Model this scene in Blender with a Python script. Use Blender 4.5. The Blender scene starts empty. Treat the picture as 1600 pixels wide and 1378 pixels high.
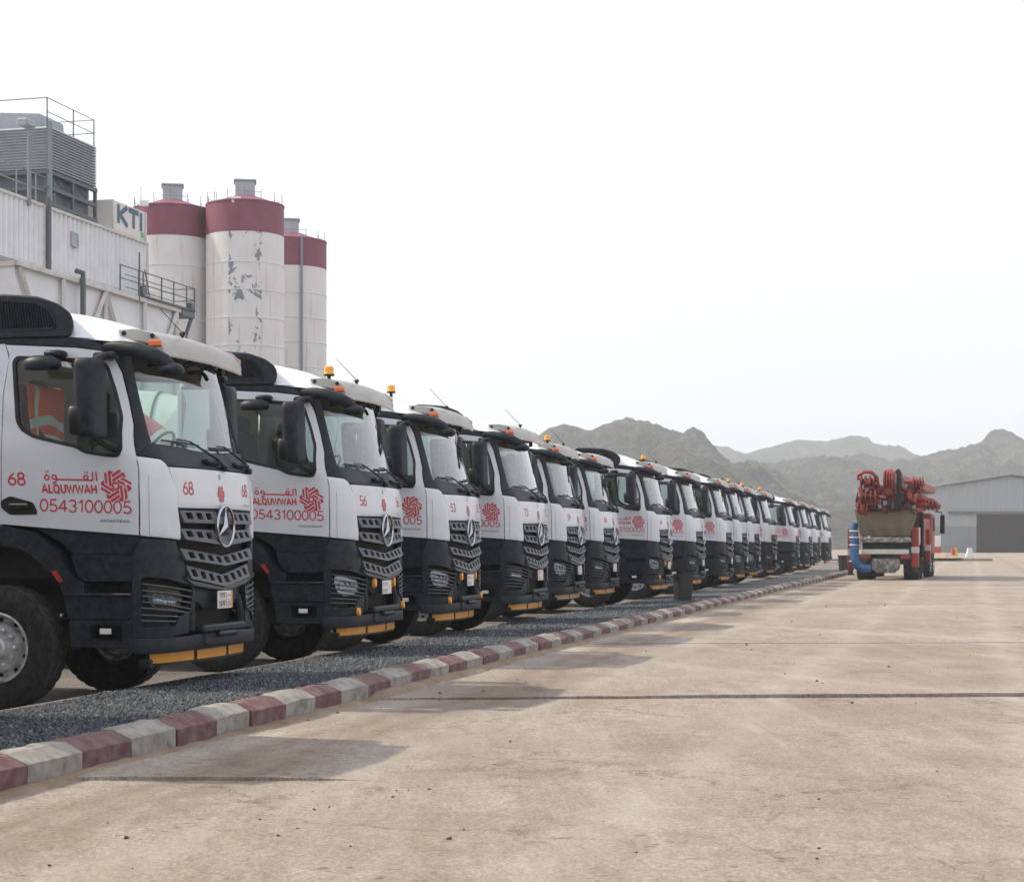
import bpy, bmesh, math, random
import numpy as np
from mathutils import Vector, Matrix, noise
from mathutils.geometry import delaunay_2d_cdt

R = math.radians
rnd = random.Random(7)
scene = bpy.context.scene
COL = scene.collection

# ------------------------------------------------------------------ camera
cam = bpy.data.cameras.new('camera')
cam.sensor_fit = 'HORIZONTAL'; cam.sensor_width = 36.0; cam.lens = 63.0
cam.shift_y = 0.1
cam.clip_start = 0.1; cam.clip_end = 12000
cam.dof.use_dof = True; cam.dof.focus_distance = 19.0; cam.dof.aperture_fstop = 7.1
camo = bpy.data.objects.new('camera', cam); COL.objects.link(camo)
camo.location = (0, 0, 1.5); camo.rotation_euler = (R(90), 0, 0)
scene.camera = camo

# ------------------------------------------------------------------ sky, sun, exposure
SUN_DIR = Vector((-2.9, 0.78, 2.85)).normalized()          # towards the sun
SUN_EL = math.asin(SUN_DIR.z); SUN_AZ = math.atan2(SUN_DIR.x, SUN_DIR.y)
world = bpy.data.worlds.new('World'); scene.world = world; world.use_nodes = True
wt = world.node_tree; wt.nodes.clear()
wo = wt.nodes.new('ShaderNodeOutputWorld'); wb = wt.nodes.new('ShaderNodeBackground')
sky = wt.nodes.new('ShaderNodeTexSky'); sky.sky_type = 'NISHITA'; sky.sun_disc = False
sky.sun_elevation = SUN_EL; sky.sun_rotation = SUN_AZ
sky.air_density = 1.0; sky.dust_density = 5.0; sky.ozone_density = 1.0; sky.altitude = 300
hs = wt.nodes.new('ShaderNodeHueSaturation'); hs.inputs['Saturation'].default_value = 0.35
mx = wt.nodes.new('ShaderNodeMix'); mx.data_type = 'RGBA'; mx.inputs['Factor'].default_value = 0.92
mx.inputs['B'].default_value = (11.1, 11.2, 12.3, 1)        # even white veil of a dusty haze
wt.links.new(sky.outputs[0], hs.inputs['Color']); wt.links.new(hs.outputs[0], mx.inputs['A'])
wt.links.new(mx.outputs['Result'], wb.inputs['Color']); wt.links.new(wb.outputs[0], wo.inputs[0])
wb.inputs['Strength'].default_value = 0.113
sun = bpy.data.lights.new('sun', 'SUN'); sun.energy = 5.0; sun.angle = R(0.53); sun.color = (1.0, 0.86, 0.66)
suno = bpy.data.objects.new('sun', sun); COL.objects.link(suno)
suno.rotation_euler = (-SUN_DIR).to_track_quat('-Z', 'Y').to_euler()
vs = scene.view_settings
vs.view_transform = 'Standard'; vs.look = 'None'; vs.exposure = -0.14; vs.gamma = 1.0; vs.use_curve_mapping = False
scene.render.engine = 'CYCLES'
scene.cycles.use_denoising = True
scene.cycles.max_bounces = 8; scene.cycles.transparent_max_bounces = 24
scene.cycles.volume_bounces = 1; scene.cycles.caustics_reflective = False; scene.cycles.caustics_refractive = False

# ------------------------------------------------------------------ materials
MAT = {}
def nodes_of(name):
    m = bpy.data.materials.new(name); m.use_nodes = True; MAT[name] = m
    nt = m.node_tree; b = nt.nodes['Principled BSDF']
    return m, nt, b
def N(nt, t, **kw):
    n = nt.nodes.new(t)
    for k, v in kw.items(): setattr(n, k, v)
    return n
def L(nt, a, b): nt.links.new(a, b)
def noise_node(nt, scale, detail=6, rough=0.6, vec=None, dist=0.0):
    n = N(nt, 'ShaderNodeTexNoise'); n.inputs['Scale'].default_value = scale
    n.inputs['Detail'].default_value = detail; n.inputs['Roughness'].default_value = rough
    n.inputs['Distortion'].default_value = dist
    if vec is not None: L(nt, vec, n.inputs['Vector'])
    return n
def ramp(nt, fac, stops):
    r = N(nt, 'ShaderNodeValToRGB'); e = r.color_ramp.elements
    while len(e) < len(stops): e.new(0.5)
    for el, (p, c) in zip(e, stops):
        el.position = p; el.color = c if len(c) == 4 else (*c, 1)
    L(nt, fac, r.inputs['Fac']); return r
def mixc(nt, fac, a, b, mode='MIX'):
    m = N(nt, 'ShaderNodeMix', data_type='RGBA', blend_type=mode)
    for s, v in (('Factor', fac), ('A', a), ('B', b)):
        if isinstance(v, (int, float)): m.inputs[s].default_value = v
        elif isinstance(v, tuple): m.inputs[s].default_value = v if len(v) == 4 else (*v, 1)
        else: L(nt, v, m.inputs[s])
    return m.outputs['Result']
def math_n(nt, op, a, b=None, clamp=False):
    m = N(nt, 'ShaderNodeMath', operation=op); m.use_clamp = clamp
    for i, v in enumerate((a, b)):
        if v is None: continue
        if isinstance(v, (int, float)): m.inputs[i].default_value = v
        else: L(nt, v, m.inputs[i])
    return m.outputs[0]
def bump(nt, b, h, strength, dist=0.01):
    n = N(nt, 'ShaderNodeBump'); n.inputs['Strength'].default_value = strength; n.inputs['Distance'].default_value = dist
    L(nt, h, n.inputs['Height']); L(nt, n.outputs[0], b.inputs['Normal'])
def objvec(nt, scale=None, world_space=False):
    if world_space: v = N(nt, 'ShaderNodeNewGeometry').outputs['Position']
    else: v = N(nt, 'ShaderNodeTexCoord').outputs['Object']
    if scale:
        mp = N(nt, 'ShaderNodeMapping'); mp.inputs['Scale'].default_value = scale; L(nt, v, mp.inputs[0]); v = mp.outputs[0]
    return v
def simple(name, col, rough=0.5, metal=0.0, dirt=None, dscale=6.0, damt=0.5, spec=0.5, coat=0.0, bumpy=0.0, bscale=80, lo=0.42, hi=0.72):
    m, nt, b = nodes_of(name)
    b.inputs['Roughness'].default_value = rough; b.inputs['Metallic'].default_value = metal
    b.inputs['Specular IOR Level'].default_value = spec; b.inputs['Coat Weight'].default_value = coat
    v = objvec(nt, world_space=True)
    if dirt is not None:
        n = noise_node(nt, dscale, 8, 0.65, v)
        f = ramp(nt, n.outputs[0], [(lo, (0, 0, 0)), (hi, (damt,) * 3)])
        L(nt, mixc(nt, f.outputs[0], col, dirt), b.inputs['Base Color'])
        rr = math_n(nt, 'ADD', math_n(nt, 'MULTIPLY', f.outputs[0], 0.3), rough, True); L(nt, rr, b.inputs['Roughness'])
    else: b.inputs['Base Color'].default_value = (*col, 1)
    if bumpy: bump(nt, b, noise_node(nt, bscale, 3, 0.6, v).outputs[0], bumpy, 0.004)
    return m
simple('white_paint', (0.62, 0.655, 0.69), 0.32, dirt=(0.50, 0.49, 0.47), dscale=3.0, damt=0.5, coat=0.25, lo=0.45, hi=0.9)
simple('dark_plastic', (0.007, 0.011, 0.017), 0.44, dirt=(0.048, 0.060, 0.074), dscale=13, damt=0.6, spec=0.28, bumpy=0.25, bscale=260, lo=0.40, hi=0.8)
simple('black_plastic', (0.008, 0.009, 0.011), 0.45, spec=0.35, dirt=(0.035, 0.036, 0.038), dscale=7, damt=0.4)
simple('grille_grey', (0.055, 0.064, 0.076), 0.42, dirt=(0.14, 0.13, 0.12), dscale=9, damt=0.4)
simple('deep_black', (0.006, 0.006, 0.007), 0.8)
simple('rubber', (0.010, 0.011, 0.013), 0.85, spec=0.25, dirt=(0.085, 0.08, 0.078), dscale=14, damt=0.55, bumpy=0.5, bscale=120, lo=0.35, hi=0.75)
simple('tread', (0.030, 0.031, 0.033), 0.9, spec=0.2, dirt=(0.12, 0.115, 0.11), dscale=18, damt=0.7, bumpy=0.5, bscale=90, lo=0.35, hi=0.7)
simple('steel_rim', (0.62, 0.63, 0.65), 0.40, 0.45, dirt=(0.12, 0.10, 0.085), dscale=9, damt=0.8, lo=0.45, hi=0.7)
simple('dark_metal', (0.05, 0.052, 0.056), 0.55, 0.4, dirt=(0.14, 0.12, 0.1), damt=0.5)
simple('chrome', (0.46, 0.48, 0.50), 0.16, 1.0)
simple('letter_red', (0.52, 0.018, 0.03), 0.45, dirt=(0.6, 0.2, 0.2), dscale=12, damt=0.25)
simple('letter_grey', (0.10, 0.105, 0.11), 0.4)
simple('letter_black', (0.02, 0.02, 0.02), 0.5)
simple('plate_white', (0.78, 0.78, 0.76), 0.45, dirt=(0.5, 0.46, 0.4), dscale=10, damt=0.3)
simple('reflector_amber', (0.82, 0.33, 0.008), 0.3, dirt=(0.5, 0.28, 0.08), dscale=16, damt=0.5)
simple('reflector_dusty', (0.60, 0.34, 0.16), 0.5, dirt=(0.5, 0.38, 0.28), dscale=16, damt=0.8)
simple('lens_orange', (0.80, 0.14, 0.012), 0.25, dirt=(0.6, 0.16, 0.05), damt=0.3, coat=0.5)
simple('lens_amber', (0.86, 0.36, 0.015), 0.2, coat=0.5)
simple('lens_red', (0.35, 0.035, 0.02), 0.35)
simple('seat_fabric', (0.035, 0.037, 0.042), 0.9, dirt=(0.07, 0.07, 0.07), dscale=20, damt=0.5)
simple('interior_grey', (0.11, 0.115, 0.115), 0.8)
simple('interior_beige', (0.50, 0.46, 0.36), 0.85)
simple('vest_orange', (0.90, 0.11, 0.015), 0.85, bumpy=0.6, bscale=25)
simple('vest_silver', (0.62, 0.64, 0.56), 0.4)
simple('drum_white', (0.72, 0.72, 0.72), 0.4, dirt=(0.45, 0.42, 0.38), dscale=2, damt=0.6, coat=0.2)
simple('drum_red', (0.50, 0.03, 0.04), 0.45, dirt=(0.4, 0.3, 0.25), dscale=2, damt=0.6)
simple('lamp_silver', (0.62, 0.64, 0.66), 0.25, 0.35)
simple('antenna_black', (0.012, 0.012, 0.012), 0.5)

def visor_mat():
    m, nt, b = nodes_of('visor_acrylic')
    v = objvec(nt, world_space=True)
    n = noise_node(nt, 3.5, 8, 0.65, v)
    L(nt, ramp(nt, n.outputs[0], [(0.4, (0.60, 0.60, 0.585)), (0.75, (0.48, 0.465, 0.42))]).outputs[0], b.inputs['Base Color'])
    b.inputs['Roughness'].default_value = 0.28
    t = N(nt, 'ShaderNodeBsdfTranslucent'); t.inputs['Color'].default_value = (0.72, 0.67, 0.55, 1)
    ms = N(nt, 'ShaderNodeMixShader'); ms.inputs[0].default_value = 0.35
    L(nt, b.outputs[0], ms.inputs[1]); L(nt, t.outputs[0], ms.inputs[2]); L(nt, ms.outputs[0], nt.nodes['Material Output'].inputs[0])
visor_mat()

def glass(name, tint, dust, gloss=1.0, band=None, ior=1.5, dustcol=(0.62, 0.68, 0.66)):
    m, nt, b = nodes_of(name); nt.nodes.remove(b)
    out = nt.nodes['Material Output']
    tr = N(nt, 'ShaderNodeBsdfTransparent'); tr.inputs[0].default_value = (*tint, 1)
    gl = N(nt, 'ShaderNodeBsdfGlossy'); gl.inputs['Roughness'].default_value = 0.03
    fr = N(nt, 'ShaderNodeFresnel'); fr.inputs[0].default_value = ior
    v = objvec(nt)
    n = noise_node(nt, 2.2, 6, 0.6, v)
    df = N(nt, 'ShaderNodeBsdfDiffuse'); df.inputs[0].default_value = (*dustcol, 1)
    tl = N(nt, 'ShaderNodeBsdfTranslucent'); tl.inputs[0].default_value = (*dustcol, 1)
    dd = N(nt, 'ShaderNodeMixShader'); dd.inputs[0].default_value = 0.5; L(nt, df.outputs[0], dd.inputs[1]); L(nt, tl.outputs[0], dd.inputs[2])
    f = ramp(nt, n.outputs[0], [(0.35, (dust * 0.55,) * 3), (0.75, (dust * 1.3,) * 3)])
    fac = f.outputs[0]
    if band:
        sp = N(nt, 'ShaderNodeSeparateXYZ'); L(nt, v, sp.inputs[0])
        k = math_n(nt, 'GREATER_THAN', sp.outputs[2], band)
        tc = mixc(nt, k, tint, (0.12, 0.17, 0.18)); L(nt, tc, tr.inputs[0])
        fac = mixc(nt, k, f.outputs[0], (dust * 0.3,) * 3)
    m1 = N(nt, 'ShaderNodeMixShader'); L(nt, fac, m1.inputs[0]); L(nt, tr.outputs[0], m1.inputs[1]); L(nt, dd.outputs[0], m1.inputs[2])
    bf = N(nt, 'ShaderNodeNewGeometry').outputs['Backfacing']
    m2 = N(nt, 'ShaderNodeMixShader'); L(nt, math_n(nt, 'MULTIPLY', math_n(nt, 'MULTIPLY', fr.outputs[0], gloss, True), math_n(nt, 'SUBTRACT', 1.0, bf)), m2.inputs[0])
    L(nt, m1.outputs[0], m2.inputs[1]); L(nt, gl.outputs[0], m2.inputs[2]); L(nt, m2.outputs[0], out.inputs[0])
glass('windshield_glass', (0.82, 0.93, 0.90), 0.10, 1.8, band=3.03, ior=1.55, dustcol=(0.66, 0.78, 0.76))
glass('side_glass', (0.86, 0.92, 0.89), 0.015, 0.8)
glass('lamp_glass', (0.9, 0.93, 0.95), 0.03, 1.0)

# ------------------------------------------------------------------ mesh helpers
class G:
    def __init__(s): s.v = []; s.f = []; s.m = []
    def add(s, vs_, fs, mi=0, M=None):
        o = len(s.v)
        if M is not None: vs_ = [tuple(M @ Vector(p)) for p in vs_]
        s.v.extend(tuple(p) for p in vs_); s.f.extend(tuple(i + o for i in f) for f in fs); s.m.extend([mi] * len(fs)); return s
    def box(s, c, size, bev=0.0, M=None, mi=0, seg=1):
        x, y, z = (d / 2 for d in size)
        if bev <= 0:
            vs_ = [(sx * x, sy * y, sz * z) for sx in (-1, 1) for sy in (-1, 1) for sz in (-1, 1)]
            fs = [(0, 1, 3, 2), (4, 6, 7, 5), (0, 4, 5, 1), (2, 3, 7, 6), (0, 2, 6, 4), (1, 5, 7, 3)]
        else:
            bm = bmesh.new(); bmesh.ops.create_cube(bm, size=2.0)
            bmesh.ops.scale(bm, vec=(x, y, z), verts=bm.verts)
            bmesh.ops.bevel(bm, geom=bm.edges[:], offset=min(bev, x * .95, y * .95, z * .95), segments=seg, affect='EDGES', profile=0.5)
            bm.verts.index_update(); vs_ = [v.co[:] for v in bm.verts]; fs = [tuple(v.index for v in f.verts) for f in bm.faces]; bm.free()
        T = Matrix.Translation(c)
        return s.add(vs_, fs, mi, (M @ T) if M is not None else T)
    def tube(s, path, rad, n=8, cap=True, mi=0, M=None, flat=(1, 1)):
        P = [Vector(p) for p in path]; k = len(P)
        if isinstance(rad, (int, float)): rad = [rad] * k
        vs_ = []; fs = []; up = None
        for i, p in enumerate(P):
            t = (P[min(i + 1, k - 1)] - P[max(i - 1, 0)]).normalized()
            if up is None:
                up = Vector((0, 0, 1)) if abs(t.z) < 0.9 else Vector((1, 0, 0))
            a = t.cross(up).normalized(); b = a.cross(t).normalized(); up = b
            for j in range(n):
                q = 2 * math.pi * j / n
                vs_.append(p + (a * math.cos(q) * flat[0] + b * math.sin(q) * flat[1]) * rad[i])
        for i in range(k - 1):
            for j in range(n):
                j2 = (j + 1) % n; fs.append((i * n + j, i * n + j2, (i + 1) * n + j2, (i + 1) * n + j))
        if cap: fs.append(tuple(range(n))[::-1]); fs.append(tuple((k - 1) * n + j for j in range(n)))
        return s.add(vs_, fs, mi, M)
    def lathe(s, prof_, n=32, M=None, mi=0, close=False):
        # profile (r, h) round z
        vs_ = []; fs = []
        for (r_, h) in prof_:
            for j in range(n):
                q = 2 * math.pi * j / n; vs_.append((r_ * math.cos(q), r_ * math.sin(q), h))
        for i in range(len(prof_) - 1):
            for j in range(n):
                j2 = (j + 1) % n; fs.append((i * n + j, i * n + j2, (i + 1) * n + j2, (i + 1) * n + j))
        if close:
            if prof_[0][0] > 1e-6: fs.append(tuple(range(n))[::-1])
            if prof_[-1][0] > 1e-6: fs.append(tuple((len(prof_) - 1) * n + j for j in range(n)))
        return s.add(vs_, fs, mi, M)
    def prism(s, poly, h0, h1, M=None, mi=0):
        # polygon (a, b) extruded along third axis from h0 to h1, M maps (a, b, h)
        n = len(poly); vs_ = [(a, b, h0) for a, b in poly] + [(a, b, h1) for a, b in poly]
        fs = [tuple(range(n))[::-1], tuple(range(n, 2 * n))] + [(i, (i + 1) % n, n + (i + 1) % n, n + i) for i in range(n)]
        return s.add(vs_, fs, mi, M)
    def grid(s, fn, nu, nv, mi=0, M=None, closed_u=False):
        vs_ = [fn(i / (nu if closed_u else nu - 1), j / (nv - 1)) for j in range(nv) for i in range(nu)]
        fs = []
        for j in range(nv - 1):
            for i in range(nu if closed_u else nu - 1):
                i2 = (i + 1) % nu; fs.append((j * nu + i, j * nu + i2, (j + 1) * nu + i2, (j + 1) * nu + i))
        return s.add(vs_, fs, mi, M)
    def mesh(s, name, mats, smooth=30, bev=0.0):
        me = bpy.data.meshes.new(name); me.from_pydata(s.v, [], s.f)
        if isinstance(mats, str): mats = [mats]
        for m_ in mats: me.materials.append(MAT[m_])
        if len(mats) > 1: me.polygons.foreach_set('material_index', s.m)
        bm = bmesh.new(); bm.from_mesh(me); bmesh.ops.recalc_face_normals(bm, faces=bm.faces)
        if bev:
            ed = [e for e in bm.edges if len(e.link_faces) == 2 and e.calc_face_angle(0) > R(55)]
            bmesh.ops.bevel(bm, geom=ed, offset=bev, offset_type='OFFSET', segments=2, affect='EDGES', profile=0.6, clamp_overlap=True)
        bm.to_mesh(me); bm.free()
        if smooth:
            me.shade_smooth(); me.set_sharp_from_angle(angle=R(smooth))
        return me

def inpoly(p, poly):
    x, y = p; c = False; j = len(poly) - 1
    for i in range(len(poly)):
        xi, yi = poly[i]; xj, yj = poly[j]
        if (yi > y) != (yj > y) and x < (xj - xi) * (y - yi) / (yj - yi) + xi: c = not c
        j = i
    return c
def dens(poly, step):
    out = []
    for i in range(len(poly)):
        a = poly[i]; b = poly[(i + 1) % len(poly)]; d = math.hypot(b[0] - a[0], b[1] - a[1]); k = max(1, int(math.ceil(d / step)))
        out += [(a[0] + (b[0] - a[0]) * t / k, a[1] + (b[1] - a[1]) * t / k) for t in range(k)]
    return out
def rounded(poly, r_, n=4):
    out = []
    for i in range(len(poly)):
        p = Vector(poly[i]); a = Vector(poly[i - 1]); b = Vector(poly[(i + 1) % len(poly)])
        da = (a - p); db = (b - p); k = min(r_, da.length * .45, db.length * .45)
        p0 = p + da.normalized() * k; p2 = p + db.normalized() * k
        for t in range(n + 1):
            u = t / n; q = p0 * (1 - u) ** 2 + p * 2 * u * (1 - u) + p2 * u * u; out.append((q.x, q.y))
    return out
def grow(poly, d):
    # outward offset of a polygon
    area = sum(poly[i][0] * poly[(i + 1) % len(poly)][1] - poly[(i + 1) % len(poly)][0] * poly[i][1] for i in range(len(poly)))
    sg = 1 if area > 0 else -1; out = []
    for i in range(len(poly)):
        p = Vector(poly[i]); a = (p - Vector(poly[i - 1])).normalized(); b = (Vector(poly[(i + 1) % len(poly)]) - p).normalized()
        na = Vector((a.y, -a.x)); nb = Vector((b.y, -b.x)); m_ = (na + nb)
        m_ = m_ / max(0.4, m_.length_squared) * 2 * .5 if False else m_.normalized() / max(0.5, math.sqrt(max(0.01, (1 + na.dot(nb)) / 2)))
        out.append((p.x + m_.x * d * sg, p.y + m_.y * d * sg))
    return out
def panel(g, outer, holes, mapf, t, step=None, d0=0.0, mi=0, lip=0.0):
    """a sheet cut out of a curved skin: outline and holes in skin coordinates, thickness t inwards"""
    if step: outer = dens(outer, step); holes = [dens(h, step) for h in holes]
    pts = []; edges = []
    for loop in [outer] + list(holes):
        o = len(pts); pts += loop; edges += [(o + i, o + (i + 1) % len(loop)) for i in range(len(loop))]
    if step:
        xs_ = [p[0] for p in outer]; ys_ = [p[1] for p in outer]
        nx = int((max(xs_) - min(xs_)) / step); ny = int((max(ys_) - min(ys_)) / step)
        allp = np.array(pts)
        for i in range(1, nx + 1):
            for j in range(1, ny + 1):
                p = (min(xs_) + (i - .5 + .13 * (j % 2)) * step, min(ys_) + (j - .5) * step)
                if inpoly(p, outer) and not any(inpoly(p, h) for h in holes) and np.min(np.hypot(allp[:, 0] - p[0], allp[:, 1] - p[1])) > step * .45: pts.append(p)
    ov, oe, of, *_ = delaunay_2d_cdt([Vector(p) for p in pts], edges, [], 0, 1e-6)
    tris = []
    for f in of:
        c = sum((ov[i] for i in f), Vector((0, 0))) / len(f)
        if inpoly(c, outer) and not any(inpoly(c, h) for h in holes): tris.append(tuple(f))
    n = len(ov); cnt = {}
    for f in tris:
        for i in range(len(f)):
            e = (f[i], f[(i + 1) % len(f)]); cnt[e] = cnt.get(e, 0) + 1
    bnd = [e for e in cnt if (e[1], e[0]) not in cnt]
    vs_ = [mapf(p.x, p.y, d0) for p in ov] + [mapf(p.x, p.y, d0 + t) for p in ov]
    fs = list(tris) + [tuple(i + n for i in f[::-1]) for f in tris] + [(b_, a_, a_ + n, b_ + n) for a_, b_ in bnd]
    g.add(vs_, fs, mi); return g

def link(name, me, parent=None, loc=(0, 0, 0), rot=(0, 0, 0), scale=(1, 1, 1)):
    o = bpy.data.objects.new(name, me); COL.objects.link(o); o.location = loc; o.rotation_euler = rot; o.scale = scale
    if parent is not None: o.parent = parent
    return o
def tag(o, label=None, cat=None, group=None, kind=None):
    if label: o['label'] = label
    if cat: o['category'] = cat
    if group: o['group'] = group
    if kind: o['kind'] = kind
    return o
def ribbon(g, pts, w, mapf, closed=False, d=0.0, mi=0):
    P = [Vector(p) for p in pts]; k = len(P); L_, R_ = [], []
    for i in range(k):
        if closed: a = P[i - 1]; b = P[(i + 1) % k]
        else: a = P[max(i - 1, 0)]; b = P[min(i + 1, k - 1)]
        ta = (P[i] - a).normalized() if (P[i] - a).length > 1e-9 else (b - P[i]).normalized()
        tb = (b - P[i]).normalized() if (b - P[i]).length > 1e-9 else ta
        na = Vector((-ta.y, ta.x)); nb = Vector((-tb.y, tb.x)); m_ = (na + nb).normalized()
        s_ = min(1.9, 1 / max(0.3, m_.dot(na)))
        L_.append(P[i] + m_ * w / 2 * s_); R_.append(P[i] - m_ * w / 2 * s_)
    vs_ = [mapf(p.x, p.y, d) for p in L_] + [mapf(p.x, p.y, d) for p in R_]
    fs = [(i, (i + 1) % k, k + (i + 1) % k, k + i) for i in range(k if closed else k - 1)]
    g.add(vs_, fs, mi)
def arc(cx, cy, rx, ry, a0, a1, n=14):
    return [(cx + rx * math.cos(R(a0 + (a1 - a0) * i / n)), cy + ry * math.sin(R(a0 + (a1 - a0) * i / n))) for i in range(n + 1)]
def ell(cx, cy, rx, ry, n=20): return ('c', arc(cx, cy, rx, ry, 0, 360, n)[:-1])
GLY = {
 '0': (.62, [ell(.3, .5, .24, .45)]), '1': (.46, [('o', [(.1, .74), (.3, .95), (.3, .05)])]),
 '3': (.62, [('o', arc(.29, .72, .21, .23, 160, -88)), ('o', arc(.29, .27, .24, .23, 88, -160))]),
 '4': (.66, [('o', [(.44, .05), (.44, .95)]), ('o', [(.42, .93), (.07, .31), (.62, .31)])]),
 '5': (.62, [('o', [(.5, .94), (.16, .94), (.12, .53)] + arc(.29, .31, .24, .26, 118, -150))]),
 '6': (.62, [ell(.3, .3, .23, .26), ('o', [(.46, .95), (.3, .78), (.14, .56), (.08, .36)])]),
 '7': (.58, [('o', [(.06, .94), (.52, .94), (.2, .05)])]),
 '8': (.62, [ell(.3, .73, .19, .22), ell(.3, .27, .23, .24)]),
 '9': (.62, [ell(.3, .7, .23, .26), ('o', [(.14, .05), (.3, .22), (.46, .44), (.52, .64)])]),
 'A': (.68, [('o', [(.05, .03), (.32, .95), (.6, .03)]), ('o', [(.16, .33), (.5, .33)])]),
 'L': (.5, [('o', [(.1, .97), (.1, .07), (.46, .07)])]),
 'Q': (.72, [ell(.33, .5, .25, .44), ('o', [(.4, .22), (.6, -.06)])]),
 'U': (.66, [('o', [(.1, .97), (.1, .32)] + arc(.31, .32, .21, .26, 180, 360, 8) + [(.52, .32), (.52, .97)])]),
 'W': (.88, [('o', [(.03, .97), (.22, .05), (.41, .85), (.6, .05), (.8, .97)])]),
 'H': (.66, [('o', [(.1, .03), (.1, .97)]), ('o', [(.52, .03), (.52, .97)]), ('o', [(.12, .5), (.5, .5)])]),
 'K': (.66, [('o', [(.1, .0), (.1, 1.)]), ('o', [(.58, 1.), (.17, .5), (.6, .0)])]),
 'T': (.62, [('o', [(.0, .92), (.58, .92)]), ('o', [(.29, .9), (.29, .0)])]),
 'I': (.26, [('o', [(.1, .0), (.1, 1.)])]), ' ': (.3, []),
}
def write(g, text, x0, x1, z0, z1, w, mapf, slope=0.0, d=-0.002, mi=0):
    """stroke lettering fitted into x0..x1, z0..z1 of a surface"""
    tot = sum(GLY[c][0] for c in text); sx_ = (x1 - x0) / tot; x = x0; k = 0
    for c in text:
        wd, st = GLY[c]
        for kind, pts in st:
            q = [(x + px * sx_, z0 + pz * (z1 - z0) + slope * (x + px * sx_ - x0)) for px, pz in pts]
            ribbon(g, q, w, mapf, kind == 'c', d - 0.0004 * (k % 5), mi); k += 1
        x += wd * sx_
def emblem(g, cx, cz, rad, mapf, d=-0.002, sq=1.0):
    bars = [[(-.42, .0), (-.42, .82), (-.36, .9), (-.27, .9), (-.05, .8), (-.265, .68), (-.265, -.03)], [(-.66, .17), (-.66, .75), (-.51, .81), (-.51, .08)]]
    k = 0
    for a in range(6):
        c_, s_ = math.cos(R(60 * a)), math.sin(R(60 * a))
        for b in bars:
            q = [(cx + rad * sq * (x * c_ - y * s_), cz + rad * (x * s_ + y * c_)) for x, y in b]
            g.add([mapf(p_[0], p_[1], d - 0.0003 * (k % 7)) for p_ in q], [tuple(range(len(q)))]); k += 1
    hexa = [(cx + rad * sq * .21 * math.cos(R(30 + 60 * i)), cz + rad * .21 * math.sin(R(30 + 60 * i))) for i in range(6)]
    ribbon(g, hexa, rad * .1, mapf, True, d - .003)
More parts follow.
